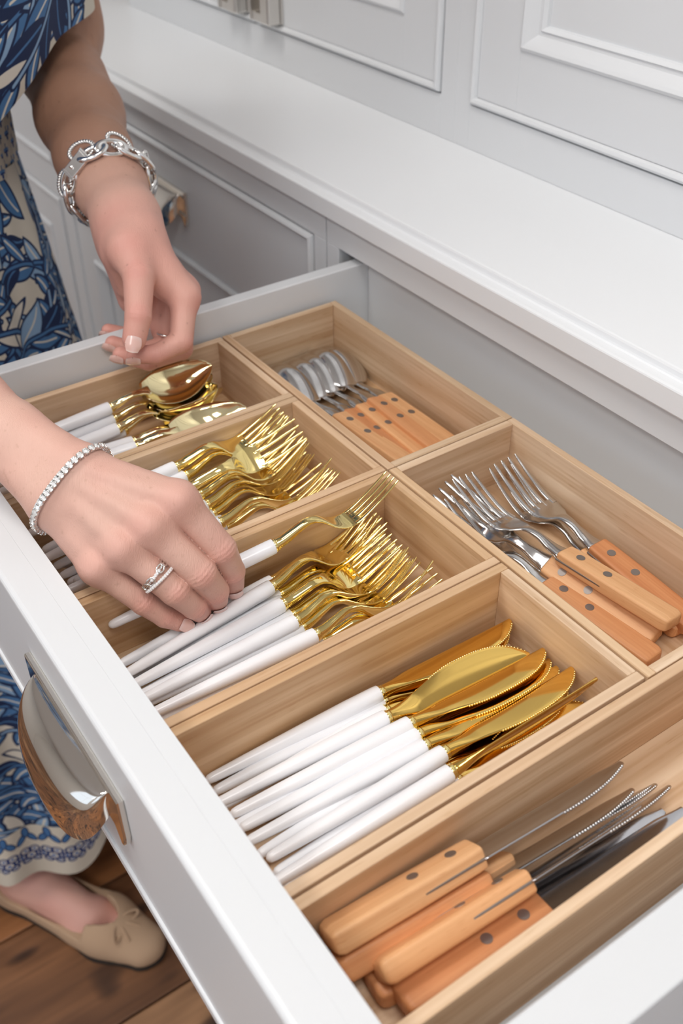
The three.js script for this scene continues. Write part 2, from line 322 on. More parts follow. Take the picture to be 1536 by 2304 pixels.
// ---------------------------------------------------------------- wooden trays in the drawer
const TRAYS = [
  [-0.2458, -0.1256, 0.1229, 0.3695, 'pale wooden tray of gold spoons in the corner by the drawer\'s left side', 0, 2],
  [-0.1248, -0.0006, 0.1229, 0.3695, 'pale wooden tray of gold forks, the second along from the gold spoons', 1, 2],
  [0.0002, 0.1236, 0.1229, 0.3695, 'pale wooden tray of gold forks under the hand with the rings', 2, 2],
  [0.1246, 0.2470, 0.1229, 0.3695, 'pale wooden tray of white-handled gold knives', 3, 2],
  [-0.2458, -0.0006, 0, 0.1214, 'pale wooden tray of steel spoons at the back of the drawer', 0, 0],
  [0.0004, 0.2480, 0, 0.1214, 'pale wooden tray of steel forks at the back of the drawer', 3, 0],
  [0.2488, 0.3283, 0.0, 0.3695, 'long narrow wooden tray of steak knives along the drawer\'s right side', 1, 2]];
for (const [x0, x1, z0, z1, label, tone, ax] of TRAYS) {
  const t = thing('cutlery_tray', label, 'tray', 'wooden trays in the drawer'), w = 0.0066, b = -0.0612, m = M.trays;
  const long = ax === 2, pick = () => m[(tone + Math.floor(rr(0, 2))) % 4];
  if (long) {
    part('side_board', plank(x0, x0 + w, b, 0, z0, z1, 2), pick(), t); part('side_board', plank(x1 - w, x1, b, 0, z0, z1, 2), pick(), t);
    part('end_board', plank(x0 + w, x1 - w, b, -0.0002, z0, z0 + w, 0), pick(), t); part('end_board', plank(x0 + w, x1 - w, b, -0.0002, z1 - w, z1, 0), pick(), t);
  } else {
    part('side_board', plank(x0, x1, b, 0, z0, z0 + w, 0), pick(), t); part('side_board', plank(x0, x1, b, 0, z1 - w, z1, 0), pick(), t);
    part('end_board', plank(x0, x0 + w, b, -0.0002, z0 + w, z1 - w, 2), pick(), t); part('end_board', plank(x1 - w, x1, b, -0.0002, z0 + w, z1 - w, 2), pick(), t);
  }
  part('bottom_board', plank(x0 + w, x1 - w, b + 0.001, -0.052, z0 + w, z1 - w, ax), m[(tone + 3) % 4], t);
}
// ---------------------------------------------------------------- cutlery
// local axes of every piece: x from the handle's end to the head, y up, z to the right
function curve(points) { // Catmull-Rom through [x, y] pairs, as y(x)
  return (x) => {
    let i = 0; while (i < points.length - 2 && x > points[i + 1][0]) i++;
    const p0 = points[Math.max(0, i - 1)], p1 = points[i], p2 = points[i + 1], p3 = points[Math.min(points.length - 1, i + 2)], t = clamp((x - p1[0]) / (p2[0] - p1[0]));
    const m1 = (p2[1] - p0[1]) / (p2[0] - p0[0]) * (p2[0] - p1[0]), m2 = (p3[1] - p1[1]) / (p3[0] - p1[0]) * (p2[0] - p1[0]), t2 = t * t, t3 = t2 * t;
    return (2 * t3 - 3 * t2 + 1) * p1[1] + (t3 - 2 * t2 + t) * m1 + (-2 * t3 + 3 * t2) * p2[1] + (t3 - t2) * m2;
  };
}
// sections [x, centre y, centre z, half width (z), half thickness (y), squareness]
function loft(secs, n = 14) {
  return rings(secs.map(([x, y, z, w, h, e = 1], i) => {
    const a = secs[Math.max(0, i - 1)], b = secs[Math.min(secs.length - 1, i + 1)], s = Math.atan2(b[1] - a[1], b[0] - a[0]), r = [];
    for (let k = 0; k < n; k++) { const q = -2 * Math.PI * k / n, c = Math.cos(q), d = Math.sin(q), cy = Math.sign(c) * Math.abs(c) ** (1 / e) * h, cz = Math.sign(d) * Math.abs(d) ** (1 / e) * w; r.push(V(x - Math.sin(s) * cy, y + Math.cos(s) * cy, z + cz)); }
    return r;
  }));
}
const lerpTable = (tab, x) => { let i = 0; while (i < tab.length - 2 && x > tab[i + 1][0]) i++; const a = tab[i], b = tab[i + 1], t = clamp((x - a[0]) / (b[0] - a[0])), s = t * t * (3 - 2 * t); return a.map((v, k) => lerp(v, b[k], k ? s : t)); };
const span = (a, b, n) => Array.from({ length: n + 1 }, (_, i) => lerp(a, b, i / n));
function whiteHandle(L, parent) {
  const tab = [[0, 0.0006], [0.0006, 0.0018], [0.002, 0.0027], [0.005, 0.0031], [L * 0.25, 0.0039], [L * 0.55, 0.0048], [L * 0.8, 0.0054], [L - 0.004, 0.0054], [L - 0.0006, 0.0052], [L, 0.0044]];
  part('handle', loft(tab.map(([x, r]) => [x, 0, 0, r, r]), 20), M.white, parent, 'glossy white tapered handle');
  part('ferrule', loft([[L - 0.001, 0, 0, 0.004, 0.004], [L, 0, 0, 0.0046, 0.0046], [L + 0.0008, 0, 0, 0.0046, 0.0046], [L + 0.0014, 0, 0, 0.0041, 0.0041], [L + 0.002, 0, 0, 0.0044, 0.0044], [L + 0.0028, 0, 0, 0.0041, 0.0041]], 18), M.gold, parent);
}
function goldFork() {
  const t = new THREE.Group(), L = 0.119; whiteHandle(L, t);
  const y = curve([[0.1, 0], [0.110, 0.0010], [0.121, 0.0040], [0.130, 0.0058], [0.138, 0.0036], [0.146, -0.0034], [0.154, -0.0066], [0.163, -0.0058], [0.180, 0.0008], [0.197, 0.0092]]);
  const tab = [[0.1035, 0.0041, 0.0040, 1], [0.112, 0.0040, 0.0034, 1.2], [0.123, 0.0036, 0.0027, 1.3], [0.133, 0.0037, 0.0020, 1.3], [0.140, 0.0056, 0.0014, 1.25], [0.147, 0.0098, 0.0010, 1.2], [0.153, 0.0108, 0.0008, 1.2], [0.164, 0.0112, 0.0007, 1.2]];
  part('neck', loft(span(0.1035, 0.164, 28).map((x) => { const [, w, h, e] = lerpTable(tab, x); return [x, y(x), 0, w, h, e]; }), 14), M.gold, t);
  const tine = (z0, dz) => loft(span(0.160, 0.197, 13).map((x) => { const s = (x - 0.160) / 0.037; return [x, y(x), z0 + dz * s, lerp(0.0019, 0.0009, s) * (s > 0.99 ? 0.6 : 1), lerp(0.0008, 0.0007, s), 1.1]; }), 8);
  for (const k of [-1.5, -0.5, 0.5, 1.5]) part('tine', tine(k * 0.0061, -k * 0.0003), M.gold, t);
  for (const c of t.children.slice(2)) c.position.x = L - 0.103;
  return t;
}
function bowl(x0, L, W, D, yc, th = 0.0005, nv = 22, nu = 12, neckW = 0.0035) {
  const rows = [];
  for (let i = 0; i <= nv; i++) {
    const v = i / nv, hw = Math.max(W * Math.pow(Math.sin(Math.PI * Math.pow(lerp(0.045, 0.9985, v), 0.86)), 0.60), v < 0.2 ? neckW * (1 - v * 4) : 0.0006), dep = D * Math.pow(Math.sin(Math.PI * lerp(0.02, 0.98, v)), 0.9), x = x0 + v * L, y0 = yc(x), top = [], bot = [];
    for (let j = 0; j <= nu; j++) { const u = -1 + 2 * j / nu, d = dep * (1 - u * u); top.push(V(x, y0 - d + th, u * hw)); bot.push(V(x, y0 - d - th, u * hw)); }
    rows.push([...top, ...bot.reverse()]);
  }
  return rings(rows);
}
function goldSpoon() {
  const t = new THREE.Group(), L = 0.112; whiteHandle(L, t);
  const y = curve([[0.09, 0], [0.10, 0.0012], [0.11, 0.004], [0.118, 0.005], [0.127, 0.003], [0.136, 0.0005], [0.16, -0.0005], [0.182, 0.003]]);
  const tab = [[0.0955, 0.0040, 0.0040, 1], [0.104, 0.0034, 0.0028, 1.2], [0.114, 0.0030, 0.0020, 1.3], [0.123, 0.0034, 0.0014, 1.3], [0.131, 0.0052, 0.0010, 1.2]];
  part('neck', loft(span(0.0955, 0.131, 18).map((x) => { const [, w, h, e] = lerpTable(tab, x); return [x, y(x), 0, w, h, e]; })), M.paleGold, t);
  part('bowl', bowl(0.125, 0.064, 0.0208, 0.0105, y, 0.0005, 22, 12, 0.005), M.paleGold, t, 'pale gold oval bowl');
  for (const c of t.children.slice(2)) c.position.x = L - 0.095;
  return t;
}
function beadsAlong(edge, x0, x1, step, r) {
  const list = [], ico = new THREE.OctahedronGeometry(r, 1);
  for (let x = x0; x < x1; x += step) list.push(ico.clone().translate(x, 0, edge(x)));
  return list;
}
function goldKnife() {
  const t = new THREE.Group(), L = 0.117; whiteHandle(L, t);
  const tip = 0.213, spine = (x) => lerp(-0.004, -0.0075, smooth(0.112, 0.135, x));
  const edge = (x) => { const a = lerp(0.004, 0.0125, smooth(0.115, 0.165, x)), s = clamp((x - 0.172) / (tip - 0.172)); return lerp(a, -0.0035, s * s * 0.55 + Math.pow(s, 5) * 0.45); };
  const secs = span(0.1105, tip, 34).map((x) => { const s = spine(x), e = Math.max(edge(x), s + 0.001), k = smooth(0.1105, 0.134, x); return [x, 0, (s + e) / 2, (e - s) / 2, lerp(0.0040, 0.0012, k), lerp(1, 1.1, k)]; });
  part('blade', loft(secs, 16), M.deepGold, t); part('serrated_edge', beadsAlong((x) => edge(x) - 0.0002, 0.146, tip - 0.0005, 0.0016, 0.00085), M.gold, t);
  for (const c of t.children.slice(2)) c.position.x = L - 0.110;
  return t;
}
// wooden-handled steel pieces
function woodHandle(L, w, h, mat, parent, tang) {
  const tab = [[0, 0.72, 0.62], [0.0012, 0.9, 0.84], [0.004, 1, 1], [L * 0.5, 1.02, 1], [L - 0.006, 0.94, 0.98], [L - 0.001, 0.9, 0.95], [L, 0.84, 0.86]];
  const g = loft(tab.map(([x, a, b]) => [x, 0, 0, w * a, h * b, 3]), 24);
  const hnd = part('handle', uvMetres(g, 0, rr(0, 2), rr(0, 2)), mat, parent, 'orange-brown wooden handle');
  const riv = new THREE.CylinderGeometry(0.0031, 0.0031, 2 * h + 0.0005, 20);
  for (const x of [L - 0.014, L - 0.037]) part('rivet', riv.clone().translate(x, 0, 0), M.rivet, parent);
  if (tang) part('tang', box(L - 0.042, L, -0.0007, 0.0007, -w * 1.005, w * 1.005, 0.0003), M.rivet, parent, 'thin steel tang in the handle\'s edge');
}
function steelNeck(L, y, tab, x1, parent) { part('neck', loft(span(L - 0.001, x1, 18).map((x) => { const [, w, h, e] = lerpTable(tab, x); return [x, y(x), 0, w, h, e]; })), M.steel, parent); }
function steelSpoon(mat) {
  const t = new THREE.Group(), L = 0.092; woodHandle(L, 0.0092, 0.0055, mat, t, false);
  const y = curve([[0.09, 0], [0.104, 0.0002], [0.116, 0.002], [0.126, 0.003], [0.136, 0.0020], [0.16, 0.0008], [0.20, 0.003]]);
  steelNeck(L, y, [[0.091, 0.0075, 0.0028, 1.6], [0.100, 0.0066, 0.0020, 1.4], [0.112, 0.0036, 0.0019, 1.2], [0.124, 0.0034, 0.0015, 1.2], [0.134, 0.006, 0.001, 1.2]], 0.134, t);
  part('bowl', bowl(0.128, 0.070, 0.0212, 0.0150, y, 0.0007, 22, 12, 0.006), M.steel, t); return t;
}
function steelFork(mat) {
  const t = new THREE.Group(), L = 0.092; woodHandle(L, 0.0092, 0.0055, mat, t, true);
  const y = curve([[0.09, 0], [0.104, 0.0006], [0.116, 0.003], [0.126, 0.0030], [0.137, -0.001], [0.146, -0.003], [0.158, -0.002], [0.175, 0.004], [0.194, 0.013]]);
  steelNeck(L, y, [[0.091, 0.0072, 0.0024, 1.6], [0.102, 0.0052, 0.0019, 1.4], [0.114, 0.0036, 0.0018, 1.2], [0.126, 0.0042, 0.0014, 1.2], [0.136, 0.0098, 0.0010, 1.2], [0.145, 0.0128, 0.0009, 1.2], [0.152, 0.0128, 0.0009, 1.2]], 0.152, t);
  const tine = (z0) => loft(span(0.147, 0.194, 13).map((x) => { const s = (x - 0.147) / 0.047; return [x, y(x), z0, lerp(0.0026, 0.0013, s) * (s > 0.99 ? 0.6 : 1), lerp(0.0010, 0.0008, s), 1.1]; }), 8);
  for (const k of [-1.5, -0.5, 0.5, 1.5]) part('tine', tine(k * 0.0069), M.steel, t);
  return t;
}
function steakKnife(mat) {
  const t = new THREE.Group(), L = 0.088; woodHandle(L, 0.0098, 0.0066, mat, t, true);
  const tip = 0.190, spine = (x) => -0.0085 + 0.002 * smooth(0.17, tip, x), edge = (x) => { const s = clamp((x - 0.142) / (tip - 0.142)); return lerp(0.0105, -0.002, Math.pow(s, 2.2)); };
  const secs = span(L - 0.002, tip, 30).map((x) => { const s = spine(x), e = Math.max(edge(x), s + 0.001); return [x, 0, (s + e) / 2, (e - s) / 2, 0.0009, 1.3]; });
  part('blade', loft(secs, 16), M.blade, t); part('serrated_edge', beadsAlong((x) => edge(x) - 0.0003, 0.138, tip - 0.001, 0.0019, 0.0010), M.steel, t);
  return t;
}
// lays a piece down: a point of its axis (at local x = ax), the direction of its axis and its roll
function lay(o, P, d, ax, roll) {
  const x = d.clone().normalize(), y = V(0, 1, 0).addScaledVector(x, -x.y).normalize(), z = x.clone().cross(y);
  const q = new THREE.Quaternion().setFromRotationMatrix(new THREE.Matrix4().makeBasis(x, y, z)).multiply(new THREE.Quaternion().setFromAxisAngle(V(1, 0, 0), roll * Math.PI / 180));
  o.quaternion.copy(q); o.position.copy(P).addScaledVector(x, -ax);
}
function dealer(name, category, group, protos) {
  let n = 0;
  return (label, P, d, ax, roll) => {
    const k = n % protos.length, o = n < protos.length ? protos[k] : protos[k].clone();
    n++; o.name = numbered(name); o.userData = { label, category, group }; scene.add(o); lay(o, P, d, ax, roll); settle(o, P); return o;
  };
}
// keeps a piece inside the boards of the tray it lies in
function settle(o, P) {
  const t = TRAYS.find((q) => P.x > q[0] - 0.004 && P.x < q[1] + 0.004 && P.z > q[2] && P.z < q[3]); if (!t || P.y > -0.006) return;
  o.updateMatrixWorld(true); const b = new THREE.Box3().setFromObject(o, true), w = 0.0068, push = (lo, hi, a, c) => (lo < a ? a - lo : hi > c ? c - hi : 0);
  o.position.x += push(b.min.x, b.max.x, t[0] + w, t[1] - w); o.position.z += push(b.min.z, b.max.z, t[2] + w, t[3] - w); if (b.min.y < -0.0518) o.position.y += -0.0518 - b.min.y;
}
const NTH = ['first', 'second', 'third', 'fourth', 'fifth', 'sixth', 'seventh', 'eighth', 'ninth', 'tenth', 'eleventh', 'twelfth', 'thirteenth'];
const fork = dealer('gold_fork', 'fork', 'white-handled gold forks', [goldFork()]);
const spoon = dealer('gold_spoon', 'spoon', 'white-handled gold spoons', [goldSpoon()]);
const knife = dealer('gold_knife', 'knife', 'white-handled gold knives', [goldKnife()]);
const sspoon = dealer('steel_spoon', 'spoon', 'wooden-handled steel spoons', M.beech.map(steelSpoon));
const sfork = dealer('steel_fork', 'fork', 'wooden-handled steel forks', M.beech.map(steelFork));
const sknife = dealer('steak_knife', 'knife', 'wooden-handled steak knives', M.beech.map(steakKnife));
// rows: collar pixel, height, a pixel further back on the handle, its height, roll
function row(deal, ax, list, label) { list.forEach(([u, v, y, u2, v2, y2, roll], i) => { const P = onY(u, v, y); deal(label(NTH[i], i), P, P.clone().sub(onY(u2, v2, y2)), ax, roll); }); }
row(fork, 0.119, [
  [606, 1302, -0.0345, 273, 1482, -0.0395, 8], [610, 1320, -0.031, 298, 1508, -0.036, -18], [628, 1338, -0.0435, 305, 1520, -0.0475, 4], [635, 1360, -0.034, 311, 1535, -0.040, 12],
  [656, 1385, -0.0435, 329, 1557, -0.0475, -8], [665, 1398, -0.034, 336, 1566, -0.039, -55], [679, 1415, -0.0425, 344, 1577, -0.047, -50], [710, 1429, -0.031, 357, 1598, -0.038, -62], [723, 1442, -0.0425, 375, 1610, -0.047, 10]],
  (n) => n + ' white-handled gold fork from the left among those lying under the ringed hand');
row(fork, 0.119, [
  [390, 1046, -0.0125, 62, 1194, -0.0245, 6], [411, 1066, -0.0190, 88, 1235, -0.0310, -10], [425, 1097, -0.010, 104, 1256, -0.028, 34], [449, 1115, -0.027, 120, 1277, -0.038, -6],
  [464, 1137, -0.032, 135, 1298, -0.041, -38], [477, 1156, -0.040, 146, 1316, -0.045, -30], [495, 1177, -0.022, 160, 1325, -0.036, -52], [509, 1187, -0.034, 166, 1331, -0.044, -20]],
  (n) => n + ' white-handled gold fork from the left in the tray partly covered by the ringed hand');
for (const [x, y, r, k] of [[-0.104, -0.042, 5, 'left'], [-0.090, -0.0435, -8, 'middle'], [-0.066, -0.0435, 10, 'right']])
  fork('gold fork at the bottom of the pile under the ringed hand\'s wrist, ' + k + ' one', V(x, y, 0.226), V(rr(-0.03, 0.03), 0, -1), 0.119, r);
for (const [x, y, r, k] of [[0.034, -0.0435, 6, 'left'], [0.058, -0.0440, -12, 'right']])
  fork('gold fork at the bottom of the pile below the lifted fork, ' + k + ' one', V(x, y, 0.236), V(rr(-0.03, 0.03), 0, -1), 0.119, r);
const HELD = [at(255, 1415, 0.655), at(617, 1228, 0.682)];
fork('white-handled gold fork lifted between the fingers of the ringed hand', HELD[1], HELD[1].clone().sub(HELD[0]).add(V(0, -0.004, 0)), 0.119, -12);
row(spoon, 0.112, [
  [248, 917, -0.016, 140, 960, -0.020, 20], [256, 942, -0.027, 170, 978, -0.030, 8], [265, 964, -0.027, 190, 995, -0.029, 10], [279, 969, -0.034, 200, 1000, -0.036, -40], [300, 994, -0.036, 250, 1010, -0.0365, 10], [307, 1005, -0.022, 262, 1020, -0.0235, 16]],
  (n) => n + ' white-handled gold spoon from the drawer\'s left side in the corner tray');
row(knife, 0.117, [
  [851, 1556, -0.037, 473, 1747, -0.045, -12], [863, 1579, -0.044, 486, 1779, -0.048, -8], [869, 1615, -0.036, 504, 1801, -0.042, 203], [922, 1629, -0.035, 527, 1830, -0.042, -16],
  [940, 1654, -0.038, 545, 1862, -0.043, -20], [955, 1679, -0.037, 565, 1890, -0.043, -14], [998, 1694, -0.033, 607, 1930, -0.040, -18], [1014, 1738, -0.027, 645, 1969, -0.041, 108], [1038, 1748, -0.0455, 655, 1985, -0.0470, 186]],
  (n) => n + ' white-handled gold knife from the left in the knife tray');
for (const [x, y, z, r, k] of [[0.152, -0.0445, 0.236, -10, 'left'], [0.171, -0.0450, 0.239, -14, 'middle'], [0.190, -0.0452, 0.234, -12, 'right'], [0.205, -0.0450, 0.232, -8, 'far right']])
  knife('gold knife at the bottom of the knife tray under the others, ' + k + ' one', V(x, y, z), V(rr(-0.03, 0.02), 0, -1), 0.117, r);
row(sspoon, 0.078, [
  [785, 955, -0.040, 825, 983, -0.0405, 190], [809, 946, -0.042, 847, 976, -0.0425, 192], [835, 934, -0.041, 873, 964, -0.0415, 188], [861, 920, -0.039, 901, 951, -0.0395, 191], [890, 910, -0.041, 932, 940, -0.0415, 187]].reverse(),
  (n) => 'steel spoon with rivets in its wooden handle, ' + n + ' from the tray\'s back wall');
row(sfork, 0.092, [
  [1233, 1271, -0.040, 1475, 1441, -0.044, -30], [1231, 1313, -0.044, 1472, 1487, -0.046, 0], [1319, 1242, -0.044, 1500, 1390, -0.046, 4], [1341, 1231, -0.036, 1540, 1392, -0.040, -4], [1267, 1248, -0.0285, 1506, 1396, -0.026, 8]],
  (n, i) => ['steel fork whose wooden handle lies on edge under another handle', 'steel fork lying alone against the tray\'s front wall, its handle nearest the knives', 'steel fork with a wooden handle half hidden under two others', 'steel fork with a wooden handle lying along the tray\'s back wall', 'steel fork whose wooden handle lies crossed on top of the others'][i]);
row(sknife, 0.088, [
  [1070, 1916, -0.0180, 762, 2098, -0.0190, -36], [1094, 1980, -0.0300, 772, 2172, -0.0320, -44], [1182, 1980, -0.024, 846, 2194, -0.027, -54], [1226, 2045, -0.036, 872, 2277, -0.037, -8], [1135, 1928, -0.0385, 800, 2100, -0.0390, -50], [1169, 2032, -0.042, 830, 2230, -0.0425, -4], [1150, 1958, -0.040, 812, 2160, -0.041, -64]],
  (n, i) => ['steak knife leaning on the tray\'s left wall, its wooden handle on top', 'steak knife turned on edge, second handle from the tray\'s left wall', 'steak knife on top with its pale handle end showing, tang line upward', 'steak knife lying flat along the tray\'s right wall, beaded edge bright', 'steak knife at the bottom under the leftmost handle', 'steak knife lying flat under the pale handle end', 'steak knife at the bottom between the second and third handles'][i]);
// ---------------------------------------------------------------- the person
// surface nets over a signed distance, only in the blocks that the surface can cross
function surfaceNets(sdf, lo, hi, cell) {
  const B = 8, n = [0, 1, 2].map((k) => Math.ceil((hi[k] - lo[k]) / cell / B)), diag = B * cell * 0.87 * 1.35 + cell * 2, W = B + 2;
  const verts = [], idx = [], at3 = new Map(), N1 = n.map((v) => v * B + 2), key = (i, j, k) => (i * N1[1] + j) * N1[2] + k, quads = [];
  const f = new Float32Array(W * W * W);
  for (let bi = 0; bi < n[0]; bi++) for (let bj = 0; bj < n[1]; bj++) for (let bk = 0; bk < n[2]; bk++) {
    const X = lo[0] + (bi + 0.5) * B * cell, Y = lo[1] + (bj + 0.5) * B * cell, Z = lo[2] + (bk + 0.5) * B * cell;
    if (Math.abs(sdf(X, Y, Z)) > diag) continue;
    for (let i = 0; i < W; i++) for (let j = 0; j < W; j++) for (let k = 0; k < W; k++) f[(i * W + j) * W + k] = sdf(lo[0] + (bi * B + i) * cell, lo[1] + (bj * B + j) * cell, lo[2] + (bk * B + k) * cell);
    for (let i = 0; i < B; i++) for (let j = 0; j < B; j++) for (let k = 0; k < B; k++) {
      let m = 0; for (let c = 0; c < 8; c++) if (f[((i + (c & 1)) * W + j + ((c >> 1) & 1)) * W + k + (c >> 2)] < 0) m |= 1 << c;
      if (m === 0 || m === 255) continue;
      let sx = 0, sy = 0, sz = 0, cnt = 0;
      for (let a = 0; a < 8; a++) for (const bit of [1, 2, 4]) { if (a & bit) continue; const b = a | bit;
        if (((m >> a) & 1) === ((m >> b) & 1)) continue;
        const fa = f[((i + (a & 1)) * W + j + ((a >> 1) & 1)) * W + k + (a >> 2)], fb = f[((i + (b & 1)) * W + j + ((b >> 1) & 1)) * W + k + (b >> 2)], t = fa / (fa - fb);
        sx += (a & 1) + t * ((b & 1) - (a & 1)); sy += ((a >> 1) & 1) + t * (((b >> 1) & 1) - ((a >> 1) & 1)); sz += (a >> 2) + t * ((b >> 2) - (a >> 2)); cnt++; }
      const I = bi * B + i, J = bj * B + j, K = bk * B + k;
      at3.set(key(I, J, K), verts.length / 3); verts.push(lo[0] + (I + sx / cnt) * cell, lo[1] + (J + sy / cnt) * cell, lo[2] + (K + sz / cnt) * cell);
      const s0 = m & 1;
      for (const [ax, bit] of [[0, 2], [1, 4], [2, 16]]) if (((m & bit) ? 1 : 0) !== s0) quads.push([I, J, K, ax, s0]);
    }
  }
  for (const [I, J, K, ax, s0] of quads) {
    const o = ax === 0 ? [[0, 0, 0], [0, -1, 0], [0, -1, -1], [0, 0, -1]] : ax === 1 ? [[0, 0, 0], [0, 0, -1], [-1, 0, -1], [-1, 0, 0]] : [[0, 0, 0], [-1, 0, 0], [-1, -1, 0], [0, -1, 0]];
    const q = o.map(([a, b, c]) => at3.get(key(I + a, J + b, K + c))); if (q.some((v) => v === undefined)) continue;
    if (s0) idx.push(q[0], q[1], q[2], q[0], q[2], q[3]); else idx.push(q[0], q[2], q[1], q[0], q[3], q[2]);
  }
  const nor = new Float32Array(verts.length), e = Math.min(cell * 0.6, 0.0012);
  for (let i = 0; i < verts.length; i += 3) {
    const x = verts[i], y = verts[i + 1], z = verts[i + 2], a = sdf(x + e, y, z) - sdf(x - e, y, z), b = sdf(x, y + e, z) - sdf(x, y - e, z), c = sdf(x, y, z + e) - sdf(x, y, z - e), l = Math.hypot(a, b, c) || 1;
    nor[i] = a / l; nor[i + 1] = b / l; nor[i + 2] = c / l;
  }
  const g = new THREE.BufferGeometry();
  g.setAttribute('position', new THREE.Float32BufferAttribute(verts, 3)); g.setAttribute('normal', new THREE.BufferAttribute(nor, 3)); g.setIndex(idx); return g;
}
const smin = (a, b, k) => { const h = Math.max(k - Math.abs(a - b), 0) / k; return Math.min(a, b) - h * h * k * 0.25; };
const bone = (a, b, ra, rb) => { const dx = b.x - a.x, dy = b.y - a.y, dz = b.z - a.z, q = 1 / (dx * dx + dy * dy + dz * dz); return (x, y, z) => { const px = x - a.x, py = y - a.y, pz = z - a.z, h = clamp((px * dx + py * dy + pz * dz) * q); return Math.hypot(px - h * dx, py - h * dy, pz - h * dz) - (ra + (rb - ra) * h); }; };
const chain = (pts) => pts.slice(1).map((p, i) => bone(pts[i][0], p[0], pts[i][1], p[1]));
const blend = (list, k) => (x, y, z) => { let d = 1e9; for (const f of list) d = smin(d, f(x, y, z), k); return d; };
// a limb with fingers: the fingers melt into the palm but not into each other
function limb(base, fingers, k) { return (x, y, z) => { const b = base(x, y, z); let d = b; for (const f of fingers) d = Math.min(d, smin(b, f(x, y, z), k)); return d; }; }
const toEye = (p) => EYE.clone().sub(p).normalize();
const skinBase = [0.69, 0.445, 0.355], skinPink = [0.69, 0.335, 0.275], skinTanShade = [0.36, 0.185, 0.112];  // the last: freckles, and a tan deepened with the left forearm's shade
function paint(g, fn) {
  const p = g.attributes.position, c = new Float32Array(p.count * 3);
  for (let i = 0; i < p.count; i++) { const v = fn(p.getX(i), p.getY(i), p.getZ(i)); c[3 * i] = v[0]; c[3 * i + 1] = v[1]; c[3 * i + 2] = v[2]; }
  g.setAttribute('color', new THREE.BufferAttribute(c, 3)); return g;
}
// wrinkles across the back of a finger joint, running around the finger's axis
function wrinkle(P, axis, dorsal, r) {
  return (x, y, z) => {
    const a = x - P.x, b = y - P.y, c = z - P.z; if (a * a + b * b + c * c > 4 * r * r) return 0;
    const s = a * axis.x + b * axis.y + c * axis.z, u = a * dorsal.x + b * dorsal.y + c * dorsal.z;
    if (u < 0) return 0; const w = Math.exp(-(s * s) / (r * r * 0.35)) * smooth(0.2 * r, 0.8 * r, u);
    const v = noise3(x * 300, y * 300, z * 300); return w * (0.3 + v) * 0.00016 * Math.sin(s / 0.00044 + 5 * noise3(x * 190, y * 190, z * 190));
  };
}
const person = thing('person', 'woman in a blue and white leaf-print dress reaching into the drawer with both arms', 'person');
const nails = [], nailMat = phy({ vertexColors: true, roughness: 0.22, clearcoat: 0.6, clearcoatRoughness: 0.12 });
// a fingernail: a curved plate on the back of the last joint
function nail(tip, dip, dorsalHint, r, w, len, lift = 1.0) {
  const ax = tip.clone().sub(dip).normalize(), up = dorsalHint.clone().addScaledVector(ax, -dorsalHint.dot(ax)).normalize(), side = ax.clone().cross(up), rows = [], col = [];
  const c0 = tip.clone().addScaledVector(ax, -len * 0.62);
  for (const lay of [1, 0]) for (let i = 0; i <= 10; i++) { const t = i / 10, row = []; for (let j = 0; j <= 10; j++) {
    const s = -1 + j / 5, half = w * Math.pow(Math.sin(Math.PI * lerp(0.16, 0.86, t)), 0.35), an = s * half / r, rad = r * lift + (lay ? 0.0004 : -0.0008) - 0.0008 * smooth(0.6, 1, t) * 1.2 + 0.0002;
    row.push(c0.clone().addScaledVector(ax, (t - 0.06 * s * s * (t > 0.5 ? 1 : -1)) * len).addScaledVector(up, Math.cos(an) * rad).addScaledVector(side, Math.sin(an) * rad)); } if (lay) rows.push(row); else rows.push(row); }
  const top = rings(rows.slice(0, 11), false, false), bot = rings(rows.slice(11), false, false); bot.setIndex([...bot.index.array].reverse()); bot.computeVertexNormals();
  const n = top.attributes.position.count; const probe = V(top.attributes.normal.getX(60), top.attributes.normal.getY(60), top.attributes.normal.getZ(60));
  if (probe.dot(up) < 0) for (const g of [top, bot]) { g.setIndex([...g.index.array].reverse()); g.computeVertexNormals(); }
  for (const g of [top, bot]) { const c = new Float32Array(n * 3); for (let i = 0; i < n; i++) { const t = Math.floor(i / 11) / 10, v = t > 0.9 ? [0.80, 0.66, 0.59] : mixc([0.78, 0.50, 0.44], [0.80, 0.58, 0.54], smooth(0.0, 0.3, 0.3 - t)); c.set(v, i * 3); } g.setAttribute('color', new THREE.BufferAttribute(c, 3)); }
  nails.push(mergeGeometries([top, bot]));
}
const pinks = [];
function finger(spec, dorsal, nailSize) { // spec: four [u, v, w, r]; returns its distance and records wrinkles, nail, pink spots
  const P = spec.map(([u, v, w]) => at(u, v, w)), R = spec.map((s) => s[3]), list = chain(P.map((p, i) => [p, R[i]]));
  const wr = [];
  for (const i of [1, 2]) { const ax = P[i + 1].clone().sub(P[i - 1]).normalize(), d = dorsal.clone().addScaledVector(ax, -dorsal.dot(ax)).normalize(); wr.push(wrinkle(P[i].clone(), ax, d, R[i])); pinks.push([P[i].clone().addScaledVector(d, R[i]), 0.010, 0.55]); }
  pinks.push([P[3], 0.012, 0.6]); pinks.push([P[0].clone().addScaledVector(dorsal, 0.008), 0.012, 0.45]);
  const base = blend(list, 0.0016);
  return Object.assign((x, y, z) => base(x, y, z) + wr[0](x, y, z) + wr[1](x, y, z) * 0.7, { P, R });
}
const skinMat = phy({ vertexColors: true, roughness: 0.46, specularIntensity: 0.7, sheen: 0.15, sheenColor: new THREE.Color(1, 0.6, 0.5), sheenRoughness: 0.5 });
const bodyParts = [];
const ringSpots = {};
